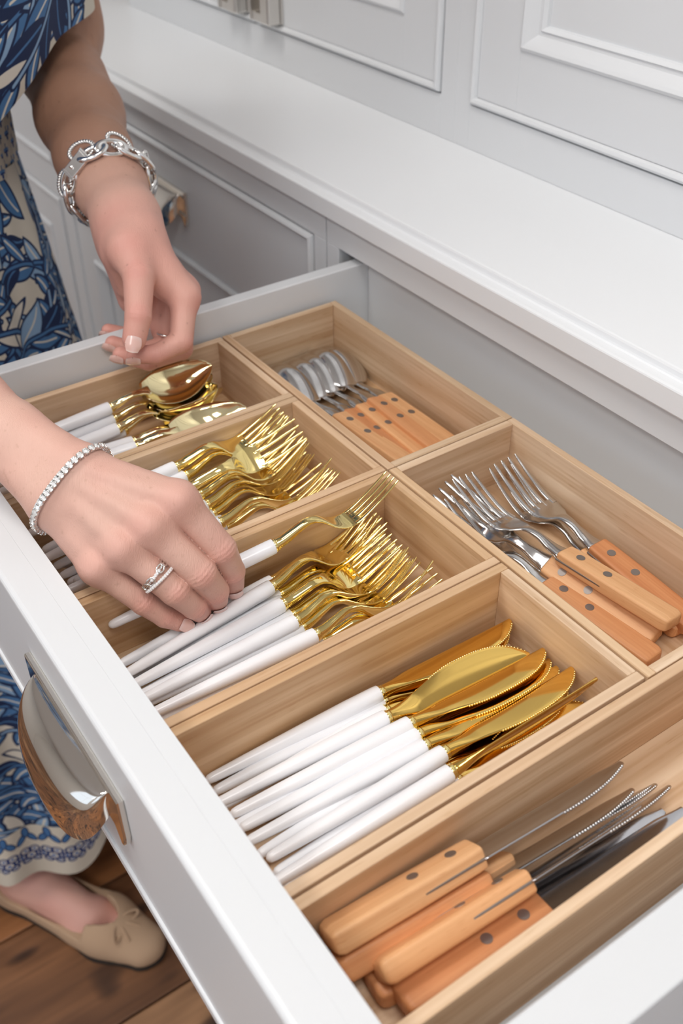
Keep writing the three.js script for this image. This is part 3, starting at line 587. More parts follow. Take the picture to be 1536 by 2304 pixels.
{ // right arm: the hand with the rings, seen from its back
  pinks.length = 0;
  const cam = toEye(at(330, 1200, 0.63));
  const F = [
    finger([[400, 1127, 0.628, 0.0112], [497, 1236, 0.641, 0.0099], [521, 1285, 0.660, 0.0086], [524, 1316, 0.676, 0.0074]], cam),
    finger([[337, 1182, 0.624, 0.0112], [452, 1290, 0.634, 0.0101], [485, 1330, 0.652, 0.0085], [488, 1350, 0.668, 0.0073]], cam),
    finger([[274, 1231, 0.625, 0.0106], [394, 1329, 0.634, 0.0096], [437, 1364, 0.650, 0.0082], [450, 1376, 0.664, 0.0072]], cam),
    finger([[219, 1276, 0.632, 0.0096], [323, 1355, 0.641, 0.0080], [371, 1387, 0.651, 0.0071], [405, 1399, 0.659, 0.0064]], cam)];
  const carp = [[203, 1062, 0.634, 0.0135], [178, 1090, 0.632, 0.0145], [153, 1118, 0.633, 0.0145], [130, 1148, 0.638, 0.0130]].map(([u, v, w, r]) => [at(u, v, w), r]);
  const back = F.map((f, i) => bone(carp[i][0], f.P[0], carp[i][1], f.R[0] * 1.06));
  const deep = [bone(at(190, 1100, 0.648), at(330, 1180, 0.646), 0.013, 0.013), bone(at(150, 1150, 0.65), at(240, 1262, 0.648), 0.012, 0.011)];
  const arm = [bone(at(165, 1055, 0.634), at(38, 968, 0.652), 0.0172, 0.0165), bone(at(115, 1115, 0.634), at(5, 1002, 0.652), 0.0172, 0.0165), bone(at(20, 985, 0.652), V(-0.274, 0.11, 0.402), 0.0215, 0.043)];
  const thumb = blend(chain([[at(225, 1085, 0.648), 0.0150], [at(330, 1160, 0.664), 0.0130], [at(410, 1232, 0.672), 0.0105], [at(470, 1285, 0.684), 0.0085]]), 0.006);
  const palm = blend([...back, ...deep, ...arm], 0.012);
  const tendon = F.map((f, i) => bone(carp[i][0].clone().addScaledVector(cam, carp[i][1] - 0.0020), f.P[0].clone().addScaledVector(cam, f.R[0] - 0.0006), 0.0022, 0.0028));
  const knuckle = F.map((f, i) => bone(f.P[0].clone().addScaledVector(cam, 0.0048), f.P[0].clone().addScaledVector(cam, 0.0049).add(V(0.0004, 0, 0)), f.R[0] * 0.78, f.R[0] * 0.78));
  const base = (x, y, z) => { let d = palm(x, y, z); for (const t of tendon) d = smin(d, t(x, y, z), 0.007); for (const t of knuckle) d = smin(d, t(x, y, z), 0.008); return d + 0.00035 * (noise3(x * 160, y * 160, z * 160) - 0.5); };
  const sdf = limb(base, [...F, thumb], 0.0075);
  const g = surfaceNets(sdf, [-0.30, -0.05, 0.24], [0.06, 0.16, 0.46], 0.0010);
  const pk = [...pinks];
  bodyParts.push(paint(g, (x, y, z) => { let t = 0.16 + 0.3 * noise3(x * 55, y * 55, z * 55); for (const [p, r, a] of pk) { const q = Math.hypot(x - p.x, y - p.y, z - p.z) / r; if (q < 2) t += a * Math.exp(-q * q * 1.6); } const f = smooth(0.86, 0.93, noise3(x * 420, y * 420, z * 420)) * 0.22; return mixc(mixc(skinBase, skinPink, clamp(t)), skinTanShade, f); }));
  F.forEach((f, i) => nail(f.P[3].clone().addScaledVector(f.P[3].clone().sub(f.P[2]).normalize(), f.R[3] * 0.55), f.P[2], cam.clone().add(V(0.5, 0.15, 0.1)), f.R[3] * 1.05, f.R[3] * 0.70, 0.0110));
  ringSpots.right = { P: at(353, 1296, 0.630), ax: F[2].P[1].clone().sub(F[2].P[0]).normalize(), r: 0.0103, cam };
  ringSpots.tennis = { P: at(158, 1104, 0.636), ax: at(260, 1190, 0.630).sub(at(60, 1020, 0.645)).normalize(), sdf };
}
{ // left arm: the hand turned thumb up, its fingers curled
  pinks.length = 0;
  const cam = toEye(at(340, 700, 0.82)), right = CR.clone();
  const F = [
    finger([[416, 668, 0.812, 0.0105], [407, 768, 0.806, 0.0092], [352, 797, 0.801, 0.0078], [305, 799, 0.796, 0.0070]], right.clone().addScaledVector(CU, -0.8)),
    finger([[415, 655, 0.832, 0.0108], [408, 784, 0.838, 0.0092], [334, 812, 0.832, 0.0078], [272, 798, 0.827, 0.0068]], right.clone().addScaledVector(CU, -0.8)),
    finger([[398, 645, 0.850, 0.0104], [382, 776, 0.864, 0.0090], [315, 793, 0.856, 0.0076], [254, 773, 0.849, 0.0066]], right.clone().addScaledVector(CU, -0.8)),
    finger([[372, 640, 0.867, 0.0098], [352, 748, 0.884, 0.0080], [300, 757, 0.876, 0.0068], [244, 744, 0.868, 0.0060]], right.clone().addScaledVector(CU, -0.8))];
  const thumb = finger([[290, 560, 0.797, 0.0160], [312, 622, 0.788, 0.0122], [311, 712, 0.782, 0.0101], [302, 763, 0.783, 0.0092]], cam);
  const carp = [[318, 540, 0.807, 0.0150], [316, 545, 0.820, 0.0150], [306, 548, 0.834, 0.0150], [288, 548, 0.842, 0.0150]].map(([u, v, w, r]) => [at(u, v, w), r]);
  const palm = [...F.map((f, i) => bone(carp[i][0], f.P[0], carp[i][1], f.R[0] * 1.08)), bone(at(300, 575, 0.80), at(372, 640, 0.813), 0.0145, 0.0115), bone(at(274, 568, 0.838), at(304, 668, 0.860), 0.0172, 0.0150), bone(at(280, 575, 0.815), at(300, 640, 0.835), 0.016, 0.014), bone(at(330, 660, 0.866), at(372, 742, 0.874), 0.016, 0.0125)];
  const arm = chain([[at(150, 182, 1.0), 0.0400], [at(180, 262, 0.955), 0.0388], [at(211, 352, 0.905), 0.0326], [at(248, 420, 0.865), 0.0286], [at(284, 494, 0.832), 0.0258], [at(297, 532, 0.817), 0.0240]]);
  const upper = chain([[at(130, 160, 1.008), 0.0395], [at(128, 60, 1.025), 0.0415], [V(-0.56, 0.40, 0.105), 0.049], [V(-0.50, 0.48, 0.15), 0.052]]);
  const tend = [bone(at(288, 440, 0.838), at(330, 590, 0.80), 0.0030, 0.0034), bone(at(262, 440, 0.832), at(292, 545, 0.796), 0.0028, 0.0030)];
  const elbow = blend([blend(arm, 0.014), blend(upper, 0.02)], 0.006), hand = blend(palm, 0.012);
  const base = (x, y, z) => { let d = smin(elbow(x, y, z), hand(x, y, z), 0.016); for (const t of tend) d = smin(d, t(x, y, z), 0.008); return d + 0.00035 * (noise3(x * 150, y * 150, z * 150) - 0.5); };
  const sdf = limb(base, [...F, thumb], 0.0085);
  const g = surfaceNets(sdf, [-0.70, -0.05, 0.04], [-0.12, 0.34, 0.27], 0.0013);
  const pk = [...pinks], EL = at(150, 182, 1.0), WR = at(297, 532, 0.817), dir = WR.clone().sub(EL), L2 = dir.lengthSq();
  bodyParts.push(paint(g, (x, y, z) => { const h = clamp(((x - EL.x) * dir.x + (y - EL.y) * dir.y + (z - EL.z) * dir.z) / L2); let t = 0.12 + 0.3 * noise3(x * 50, y * 50, z * 50) + 0.42 * smooth(0.88, 1, h); for (const [p, r, a] of pk) { const q = Math.hypot(x - p.x, y - p.y, z - p.z) / r; if (q < 2) t += a * Math.exp(-q * q * 1.6); } const c = mixc(mixc(skinBase, skinPink, clamp(t)), skinTanShade, (1 - smooth(0.5, 1.04, h)) * 0.9); return mixc(c, [0.2, 0.1, 0.06], smooth(0.9, 0.95, noise3(x * 230, y * 230, z * 230)) * 0.35); }));  // tan and the arm's shade painted in together, stronger towards the elbow
  nail(thumb.P[3].clone().addScaledVector(thumb.P[3].clone().sub(thumb.P[2]).normalize(), 0.0062), thumb.P[2], cam.clone(), 0.0098, 0.0064, 0.0126, 0.985);
  F.forEach((f, i) => nail(f.P[3].clone().addScaledVector(f.P[3].clone().sub(f.P[2]).normalize(), f.R[3] * 0.6), f.P[2], CU.clone().multiplyScalar(-1).addScaledVector(cam, 0.55), f.R[3] * 1.05, f.R[3] * 0.78, 0.0115));
  ringSpots.left = { P: at(389, 722, 0.857), ax: F[2].P[1].clone().sub(F[2].P[0]).normalize(), r: 0.0106 };
  ringSpots.chain = { P: at(250, 424, 0.863), ax: at(287, 497, 0.83).sub(at(205, 340, 0.91)).normalize(), sdf };
}
// trunk, right upper arm, legs and feet, mostly under the dress
const HEEL = V(-0.462, FLOOR, 0.428), TOE = V(-0.214, FLOOR, 0.289), fx = TOE.clone().sub(HEEL).setY(0).normalize(), fz = fx.clone().cross(V(0, 1, 0));
const footAt = (H) => (x, y, z) => H.clone().addScaledVector(fx, x).add(V(0, y, 0)).addScaledVector(fz, z);
const FEET = [footAt(HEEL), footAt(HEEL.clone().add(V(-0.06, 0, -0.17)))];
function footBones(f, hip) {
  return blend([bone(f(0.035, 0.032, 0), f(0.06, 0.055, 0), 0.027, 0.030), bone(f(0.06, 0.05, 0), f(0.16, 0.028, 0.002), 0.032, 0.024), bone(f(0.16, 0.022, -0.014), f(0.225, 0.016, -0.012), 0.019, 0.013), bone(f(0.15, 0.022, 0.016), f(0.215, 0.015, 0.014), 0.018, 0.011), bone(f(0.03, 0.025, 0), f(0.15, 0.018, 0.014), 0.022, 0.017), bone(f(0.045, 0.06, 0), f(0.03, 0.16, 0.0), 0.031, 0.034), bone(f(0.03, 0.16, 0), hip.clone().lerp(f(0.03, 0.16, 0), 0.5), 0.034, 0.052)], 0.014);
}
const HIPS = [V(-0.61, 0.02, 0.40), V(-0.61, 0.02, 0.26)];
{
  const trunk = [bone(V(-0.61, 0.02, 0.33), V(-0.60, 0.14, 0.33), 0.13, 0.115), bone(V(-0.60, 0.14, 0.33), V(-0.49, 0.37, 0.33), 0.115, 0.12), bone(V(-0.49, 0.47, 0.20), V(-0.47, 0.47, 0.46), 0.055, 0.055), bone(V(-0.47, 0.46, 0.33), V(-0.42, 0.56, 0.33), 0.055, 0.052)];
  const armR = [bone(V(-0.47, 0.46, 0.47), V(-0.42, 0.27, 0.46), 0.052, 0.045), bone(V(-0.42, 0.27, 0.46), V(-0.274, 0.11, 0.402), 0.045, 0.043), bone(V(-0.274, 0.11, 0.402), V(-0.22, 0.102, 0.391), 0.043, 0.038)];
  const armL = [bone(V(-0.50, 0.48, 0.15), V(-0.56, 0.40, 0.105), 0.052, 0.049)];
  const legs = HIPS.map((h, i) => bone(h, h.clone().lerp(FEET[i](0.03, 0.16, 0), 0.5), 0.085, 0.052));
  // head, bent over the drawer, above the picture
  const H = V(-0.34, 0.69, 0.32), face = V(0.80, -0.60, 0).normalize(), crown = V(0.60, 0.80, 0).normalize(), sd = V(0, 0, 1);
  const hp = (f, c, s) => H.clone().addScaledVector(face, f).addScaledVector(crown, c).addScaledVector(sd, s);
  const head = [bone(V(-0.42, 0.55, 0.33), hp(-0.03, -0.07, 0), 0.052, 0.05), bone(hp(-0.02, 0.035, 0), hp(0.012, 0.0, 0), 0.088, 0.078), bone(hp(0.03, -0.02, 0), hp(0.055, -0.095, 0), 0.056, 0.026), bone(hp(0.088, 0.008, 0), hp(0.108, -0.034, 0), 0.008, 0.011), bone(hp(0.0, 0.01, 0.078), hp(-0.004, -0.03, 0.076), 0.014, 0.010), bone(hp(0.0, 0.01, -0.078), hp(-0.004, -0.03, -0.076), 0.014, 0.010), bone(hp(0.078, -0.062, -0.016), hp(0.078, -0.062, 0.016), 0.012, 0.012)];
  const all = blend([...trunk, ...armR, ...armL, ...legs, ...head], 0.02);
  const coarse = surfaceNets(all, [-0.80, -0.62, 0.03], [-0.14, 0.86, 0.58], 0.008);
  bodyParts.push(paint(coarse, (x, y, z) => { const m = Math.hypot(x - hp(0.078, -0.062, 0).x, y - hp(0.078, -0.062, 0).y, (z - 0.32) * 0.6); return mixc(mixc(skinBase, skinPink, 0.25), [0.55, 0.20, 0.18], smooth(0.024, 0.012, m)); }));
  for (const s2 of [-1, 1]) { const e = hp(0.080, 0.004, 0.031 * s2); part('eye', new THREE.SphereGeometry(0.0125, 20, 14).translate(e.x, e.y, e.z), std({ color: 0xe8e4e0, roughness: 0.2 }), person); const i2 = hp(0.0885, 0.000, 0.031 * s2); part('iris', new THREE.SphereGeometry(0.0055, 16, 12).translate(i2.x, i2.y, i2.z), std({ color: 0x2c1c14, roughness: 0.2 }), person); }
  FEET.forEach((f, i) => { const s = footBones(f, HIPS[i]), a = f(0.12, 0, 0); const g = surfaceNets(s, [a.x - 0.3, FLOOR - 0.01, a.z - 0.22], [a.x + 0.24, -0.40, a.z + 0.2], 0.004); bodyParts.push(paint(g, (x, y, z) => mixc(skinBase, skinPink, 0.35 + 0.45 * noise3(x * 40, y * 40, z * 40)))); });
  // hair: a bob over the crown, behind the face
  const hair = blend([bone(hp(-0.05, 0.05, 0), hp(-0.036, 0.056, 0), 0.094, 0.090), bone(hp(-0.05, 0.0, 0.06), hp(-0.02, -0.13, 0.062), 0.05, 0.03), bone(hp(-0.05, 0.0, -0.06), hp(-0.02, -0.13, -0.062), 0.05, 0.03), bone(hp(-0.08, 0.0, 0), hp(-0.075, -0.13, 0), 0.06, 0.045)], 0.02);
  const hg = surfaceNets((x, y, z) => hair(x, y, z) + 0.003 * Math.sin((z * 260) + 2 * Math.sin(y * 40)), [-0.58, 0.44, 0.13], [-0.14, 0.90, 0.51], 0.007);
  part('hair', hg, std({ color: 0x6b4a30, roughness: 0.5 }), person, 'brown hair');
}
// uv in metres, running on over the whole skin, for its fine relief
for (const g of bodyParts) {
  const p = g.attributes.position, uv = new Float32Array(p.count * 2);
  for (let i = 0; i < p.count; i++) { uv[2 * i] = p.getX(i) + 0.62 * p.getY(i); uv[2 * i + 1] = p.getZ(i) + 0.55 * p.getY(i); }
  g.setAttribute('uv', new THREE.BufferAttribute(uv, 2));
}
{
  const cells = texture(512, 512, (u, v) => { const w1 = tileNoise(u * 20, v * 20, 20, 20, 31), a = tileNoise(u * 46 + w1, v * 92 + w1, 46, 92, 32), b = tileNoise((u + v) * 64 + w1, (v - u) * 64, 64, 64, 33), c = tileNoise(u * 128, v * 128, 128, 128, 34); const line = Math.min(Math.abs(a - 0.5), Math.abs(b - 0.5)) * 4; return [clamp(0.55 * Math.min(1, line) + 0.25 * c + 0.2 * w1)]; }, false);
  cells.repeat.set(1 / 0.05, 1 / 0.05); skinMat.bumpMap = cells; skinMat.bumpScale = 0.00016;
}
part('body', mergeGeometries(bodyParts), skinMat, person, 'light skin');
for (const g of nails) part('fingernail', g, nailMat, person);

// ---- clothes
function leafPrint() {
  const S = 1024, c = document.createElement('canvas'); c.width = c.height = S; const x = c.getContext('2d');
  x.fillStyle = '#cfc7b8'; x.fillRect(0, 0, S, S);
  const navy = '#14264a', blue = '#46719f', pale = '#86a5c4', cream = '#d8d1c4';
  function blade(px, py, len, wid, ang, bend, fill, line) {
    x.save(); x.translate(px, py); x.rotate(ang); x.beginPath(); x.moveTo(0, 0); x.bezierCurveTo(len * 0.25, -wid + bend, len * 0.75, -wid * 0.8 + bend, len, bend * 0.4); x.bezierCurveTo(len * 0.7, wid * 0.55 + bend, len * 0.3, wid * 0.7, 0, 0); x.closePath();
    x.fillStyle = fill; x.fill(); if (line) { x.lineWidth = 7; x.strokeStyle = line; x.stroke(); }
    x.beginPath(); x.moveTo(len * 0.16, -wid * 0.06 + bend * 0.15); x.quadraticCurveTo(len * 0.5, -wid * 0.2 + bend * 0.7, len * 0.84, bend * 0.5); x.lineWidth = 6; x.lineCap = 'round'; x.strokeStyle = fill === navy ? blue : cream; x.stroke(); x.restore();
  }
  // long curling sprays: a stem with leaves swept along it, wrapped round the tile's edges
  for (let k = 0; k < 64; k++) {
    const h = (q) => hash(k, q, 5), x0 = h(1) * S, y0 = h(2) * S, a0 = h(3) * 6.28, turn = lerp(-2.4, 2.4, h(4)), len = lerp(260, 460, h(6)), pts = [];
    let px = x0, py = y0, a = a0; for (let i = 0; i <= 24; i++) { pts.push([px, py, a]); px += Math.cos(a) * len / 24; py += Math.sin(a) * len / 24; a += turn / 24; }
    for (const ox of [-S, 0, S]) for (const oy of [-S, 0, S]) {
      if (x0 + ox < -480 || x0 + ox > S + 480 || y0 + oy < -480 || y0 + oy > S + 480) continue;
      for (let i = 2; i <= 24; i += 3) { const t = hash(k, i, 11), side = i % 2 ? 1 : -1, l = lerp(175, 95, i / 24) * lerp(0.8, 1.25, hash(k, i, 9)); blade(pts[i][0] + ox, pts[i][1] + oy, l, l * lerp(0.24, 0.36, hash(k, i, 12)), pts[i][2] + side * lerp(0.45, 0.8, hash(k, i, 13)), side * -lerp(8, 26, t), t < 0.60 ? blue : t < 0.74 ? navy : t < 0.9 ? pale : cream, navy); }
      x.beginPath(); pts.forEach(([q, r], i) => i ? x.lineTo(q + ox, r + oy) : x.moveTo(q + ox, r + oy)); x.lineWidth = 20; x.lineCap = 'round'; x.strokeStyle = navy; x.stroke(); x.lineWidth = 9; x.strokeStyle = k % 2 ? blue : pale; x.stroke();
      if (k % 3 === 0) { const [q, r] = pts[24]; x.beginPath(); x.arc(q + ox, r + oy, 26, 0, 7); x.fillStyle = blue; x.fill(); x.lineWidth = 8; x.strokeStyle = navy; x.stroke(); x.beginPath(); x.arc(q + ox, r + oy, 11, 0, 7); x.fillStyle = cream; x.fill(); }
    }
  }
  return c;
}
function sprigPrint() {
  const c = document.createElement('canvas'); c.width = c.height = 512; const x = c.getContext('2d'); x.fillStyle = '#d2cabb'; x.fillRect(0, 0, 512, 512);
  for (let r = 0; r < 8; r++) for (let q = 0; q < 8; q++) { x.save(); x.translate(q * 64 + (r % 2) * 32, r * 64 + 32); x.strokeStyle = '#2f5285'; x.lineWidth = 6; x.beginPath(); x.moveTo(0, 26); x.lineTo(0, -10); x.stroke(); for (const [a, l] of [[-0.7, 20], [0.7, 20], [0, 22], [-1.5, 16], [1.5, 16]]) { x.save(); x.translate(0, a === 0 ? -8 : 8 - Math.abs(a) * 5); x.rotate(a); x.fillStyle = l > 18 ? '#24427a' : '#5f86b8'; x.beginPath(); x.ellipse(0, -l * 0.6, 7, l * 0.6, 0, 0, 7); x.fill(); x.restore(); } x.restore(); }
  return c;
}
// border: a navy scroll band over a row of drops, with a plain cream edge below
function borderPrint() {
  const c = document.createElement('canvas'); c.width = 512; c.height = 512; const x = c.getContext('2d'); x.fillStyle = '#cfc7b8'; x.fillRect(0, 0, 512, 512);
  for (let q = 0; q < 4; q++) { const X = q * 128 + 64;
    for (const [dx, dy, rr2] of [[-26, 250, 30], [26, 250, 30], [-52, 300, 24], [52, 300, 24], [0, 310, 34], [-30, 350, 22], [30, 350, 22]]) { x.beginPath(); x.arc(X + dx, dy, rr2, 0, 7); x.lineWidth = 13; x.strokeStyle = '#22376b'; x.stroke(); x.beginPath(); x.arc(X + dx, dy, rr2 * 0.4, 0, 7); x.fillStyle = '#4f6fa5'; x.fill(); }
    for (const [dx, dy, a] of [[-30, 120, 0.5], [30, 120, -0.5], [0, 60, 0]]) { x.save(); x.translate(X + dx, dy); x.rotate(a); x.beginPath(); x.ellipse(0, 0, 20, 50, 0, 0, 7); x.fillStyle = '#3f6a9c'; x.fill(); x.lineWidth = 7; x.strokeStyle = '#14264a'; x.stroke(); x.restore(); } }
  return c;
}
const fabricMat = (cv, rx, ry) => { const t = new THREE.CanvasTexture(cv); t.colorSpace = THREE.SRGBColorSpace; t.wrapS = t.wrapT = THREE.RepeatWrapping; t.repeat.set(rx, ry); return std({ map: t, roughness: 0.85, side: THREE.DoubleSide }); };
const leafCv = leafPrint();
const M_leaf = fabricMat(leafCv, 1 / 0.34, 1 / 0.34), M_leafBig = fabricMat(leafCv, 1 / 0.40, 1 / 0.40), M_sprig = fabricMat(sprigPrint(), 1 / 0.11, 1 / 0.11), M_border = fabricMat(borderPrint(), 1 / 0.10, -1 / 0.10), M_cream = std({ color: 0xcfc6b4, roughness: 0.85, side: THREE.DoubleSide });
// a closed cloth surface round an upright axis: point(angle, t)
function cloth(fn, nu, nv, width, height) {
  const list = []; for (let i = 0; i <= nv; i++) { const row = []; for (let j = 0; j <= nu; j++) row.push(fn(2 * Math.PI * j / nu, i / nv)); list.push(row); }
  const inner = list.map((r) => r.map((p) => p.clone()));
  const g = rings(list, false, false), uv = g.attributes.uv; for (let i = 0; i < uv.count; i++) { const a = uv.getX(i), b = uv.getY(i); uv.setXY(i, b * width * (1 + 1 / nu), a * height); }
  const P = g.attributes.position, N = g.attributes.normal; for (let i = 0; i <= nv; i++) { const a = i * (nu + 1), b = a + nu; for (const k of [0, 1, 2]) { const m = N.getComponent(a, k) + N.getComponent(b, k); N.setComponent(a, k, m); N.setComponent(b, k, m); } }
  N.needsUpdate = true; g.normalizeNormals(); return g;
}
const AX = V(-0.60, 0, 0.33);
const folds = (a) => 0.55 * Math.sin(a * 15 + 1.1 * Math.sin(a * 3)) + 0.3 * Math.sin(a * 26 + 2) + 0.35 * Math.sin(a * 7 + 0.6);
const skirtPoint = (a, t, off = 0) => { const y = lerp(0.095, -0.745, t), r = lerp(0.160, 0.252, Math.pow(t, 0.9)) + off, w = lerp(0.004, 0.015, smooth(0, 0.7, t)) * folds(a + 0.12 * t); return V(AX.x + (r + w) * Math.cos(a), y + t * t * (0.012 * folds(a + 1.3) + 0.06 * smooth(-0.1, 0.5, Math.sin(a)) * (Math.cos(a) > 0 ? 1 : 0.3)), AX.z - (r + w) * Math.sin(a)); };
part('skirt', cloth((a, t) => skirtPoint(a, t * 0.90), 220, 60, 1.15, 0.76), M_leaf, person, 'full gathered skirt in blue and white leaf print');
part('hem_band', cloth((a, t) => skirtPoint(a, lerp(0.895, 1, t), 0.0015), 220, 10, 1.5, 0.10), M_border, person, 'blue scrolled border at the hem');
part('waistband', cloth((a, t) => { const y = lerp(0.185, 0.088, t), r = 0.162 + 0.002 * Math.sin(a * 40); return V(AX.x + r * Math.cos(a), y, AX.z - r * Math.sin(a)); }, 120, 8, 1.02, 0.097), M_sprig, person, 'cream waistband with small blue sprigs');
const front2 = Math.atan2(AX.z - EYE.z, EYE.x - AX.x);
for (const [k, y] of [[0, 0.155], [1, 0.115]]) { const a = front2 - 0.02; const b = new THREE.SphereGeometry(0.0075, 20, 12).scale(0.45, 1, 1).rotateY(a).translate(AX.x + 0.166 * Math.cos(a), y, AX.z - 0.166 * Math.sin(a)); part('button', b, M.gold, person, 'gold button'); }
part('bodice', cloth((a, t) => { const s = 1 - t, ax = lerp(0.178, 0.13, s * s), az = lerp(0.262, 0.215, s), cx = lerp(-0.60, -0.475, s); const hemY = 0.208 - 0.11 * Math.pow(Math.max(0, Math.cos(a)), 8) + 0.003 * Math.sin(a * 5 + 1), y = lerp(0.50, hemY, t), w = 0.006 * Math.sin(a * 9 + t * 3) * t; return V(cx + (ax + w) * Math.cos(a), y, AX.z - (az + w) * Math.sin(a)); }, 160, 30, 1.3, 0.32), M_leafBig, person, 'loose blouson bodice in large leaf print');
part('shoulder_yoke', cloth((a, t) => { const ax = lerp(0.07, 0.13, t), az = lerp(0.075, 0.215, Math.sqrt(t)), y = lerp(0.575, 0.50, t * t); return V(-0.44 - 0.035 * t + ax * Math.cos(a), y, AX.z - az * Math.sin(a)); }, 100, 12, 1.0, 0.16), M_leafBig, person);
// ---- flat shoes
{
  const suede = std({ color: new THREE.Color().setRGB(0.50, 0.335, 0.215), roughness: 0.95 }), soleM = std({ color: 0x2b211b, roughness: 0.8 });
  FEET.forEach((f, i) => {
    const t = sub('shoe', person); t.userData.label = 'beige suede ballet flat with a small bow';
    const toe = [bone(f(0.18, 0.024, -0.014), f(0.242, 0.016, -0.014), 0.026, 0.0165), bone(f(0.18, 0.024, 0.014), f(0.240, 0.016, 0.010), 0.025, 0.0165), bone(f(0.19, 0.024, 0), f(0.248, 0.0155, -0.003), 0.026, 0.016), bone(f(0.03, 0.026, 0), f(0.18, 0.024, 0), 0.0335, 0.038), bone(f(0.028, 0.045, 0), f(0.036, 0.03, 0), 0.0310, 0.034)];
    const outer = blend(toe, 0.018), foot = footBones(f, HIPS[i]), o = f(0, 0, 0);
    const sdf = (x, y, z) => { const px = (x - o.x) * fx.x + (z - o.z) * fx.z, pz = (x - o.x) * fz.x + (z - o.z) * fz.z, h = y - FLOOR; let d = Math.max(smin(outer(x, y, z), foot(x, y, z) - 0.0032, 0.01), 0.004 - h);
      const top = px < 0.17 ? lerp(0.058, 0.036, smooth(0.0, 0.07, px)) : 1; d = Math.max(d, h - top);
      const oval = Math.hypot((px - 0.105) / 0.098, pz / 0.0315) - 1; d = Math.max(d, -Math.max(oval * 0.028, 0.020 - h)); return d; };
    part('upper', surfaceNets(sdf, [o.x - 0.06, FLOOR - 0.002, o.z - 0.22], [o.x + 0.30, FLOOR + 0.075, o.z + 0.06], 0.0022), suede, t);
    const sole = (x, y, z) => Math.max(outer(x, Math.max(y, FLOOR + 0.012) , z) - 0.0005, Math.abs(y - FLOOR - 0.0025) - 0.0023);
    part('sole', surfaceNets(sole, [o.x - 0.06, FLOOR - 0.004, o.z - 0.22], [o.x + 0.30, FLOOR + 0.012, o.z + 0.06], 0.0022), soleM, t);
    const B0 = f(0.206, 0.0515, 0), lp = (s) => new THREE.TubeGeometry(new THREE.CatmullRomCurve3([f(0.205, 0.0520, 0), f(0.210, 0.0530, 0.016 * s), f(0.218, 0.0480, 0.026 * s), f(0.218, 0.0455, 0.015 * s), f(0.206, 0.0510, 0.002 * s)]), 24, 0.0017, 8), tail = (s) => new THREE.TubeGeometry(new THREE.CatmullRomCurve3([f(0.206, 0.0515, 0), f(0.218, 0.0480, 0.006 * s), f(0.230, 0.0410, 0.012 * s)]), 12, 0.0016, 8);
    part('bow', [lp(1), lp(-1), tail(1), tail(-1), new THREE.SphereGeometry(0.0035, 12, 8).translate(B0.x, B0.y, B0.z)], suede, t);
  });
}
// ---------------------------------------------------------------- jewellery
// a closed line round a limb: from a centre and axis, stepping out to the skin
function around(spot, n, gap) {
  const a = spot.ax, e1 = toEye(spot.P).addScaledVector(a, -toEye(spot.P).dot(a)).normalize(), e2 = a.clone().cross(e1), out = [];
  for (let i = 0; i < n; i++) { const q = 2 * Math.PI * i / n, d = e1.clone().multiplyScalar(Math.cos(q)).addScaledVector(e2, Math.sin(q)); let r = 0; if (spot.sdf) { r = 0.006; for (let k = 0; k < 60; k++) { const p = spot.P.clone().addScaledVector(d, r), s = spot.sdf(p.x, p.y, p.z); if (s > gap) break; r += Math.max(0.0004, (gap - s) * 0.7); } } else r = spot.r + gap; out.push({ p: spot.P.clone().addScaledVector(d, r), d }); }
  return out;
}
const orient = (o, p, x, y) => { const z = x.clone().cross(y).normalize(), yy = z.clone().cross(x); o.quaternion.setFromRotationMatrix(new THREE.Matrix4().makeBasis(x, yy, z)); o.position.copy(p); return o; };
{
  const t = thing('tennis_bracelet', 'thin bracelet of round clear stones on the wrist of the hand holding the fork', 'bracelet');
  const N = 46, line = around(ringSpots.tennis, N, 0.0016), stone = new THREE.CylinderGeometry(0.0011, 0.0020, 0.0009, 8).toNonIndexed(); stone.computeVertexNormals();
  const pav = new THREE.ConeGeometry(0.0020, 0.0014, 8).rotateX(Math.PI).translate(0, -0.0011, 0).toNonIndexed(); pav.computeVertexNormals();
  const gem = join([stone.translate(0, 0.0003, 0), pav]), cup = new THREE.CylinderGeometry(0.00225, 0.0016, 0.0022, 14, 1, true), gemM = phy({ color: 0xffffff, roughness: 0.03, metalness: 0.35, clearcoat: 1, flatShading: true });
  const claw = [0, 1, 2, 3].map((k) => new THREE.CylinderGeometry(0.0004, 0.0004, 0.0026, 6).translate(0.0021 * Math.cos(k * 1.57 + 0.78), 0.0004, 0.0021 * Math.sin(k * 1.57 + 0.78)));
  const setG = join([cup, ...claw]);
  line.forEach(({ p, d }, i) => { const nx = line[(i + 1) % N].p.clone().sub(line[(i + N - 1) % N].p).normalize(), g = sub('setting', t); part('claws', setG, M.silver, g); part('stone', gem, gemM, g); orient(g, p, nx, d); });
}
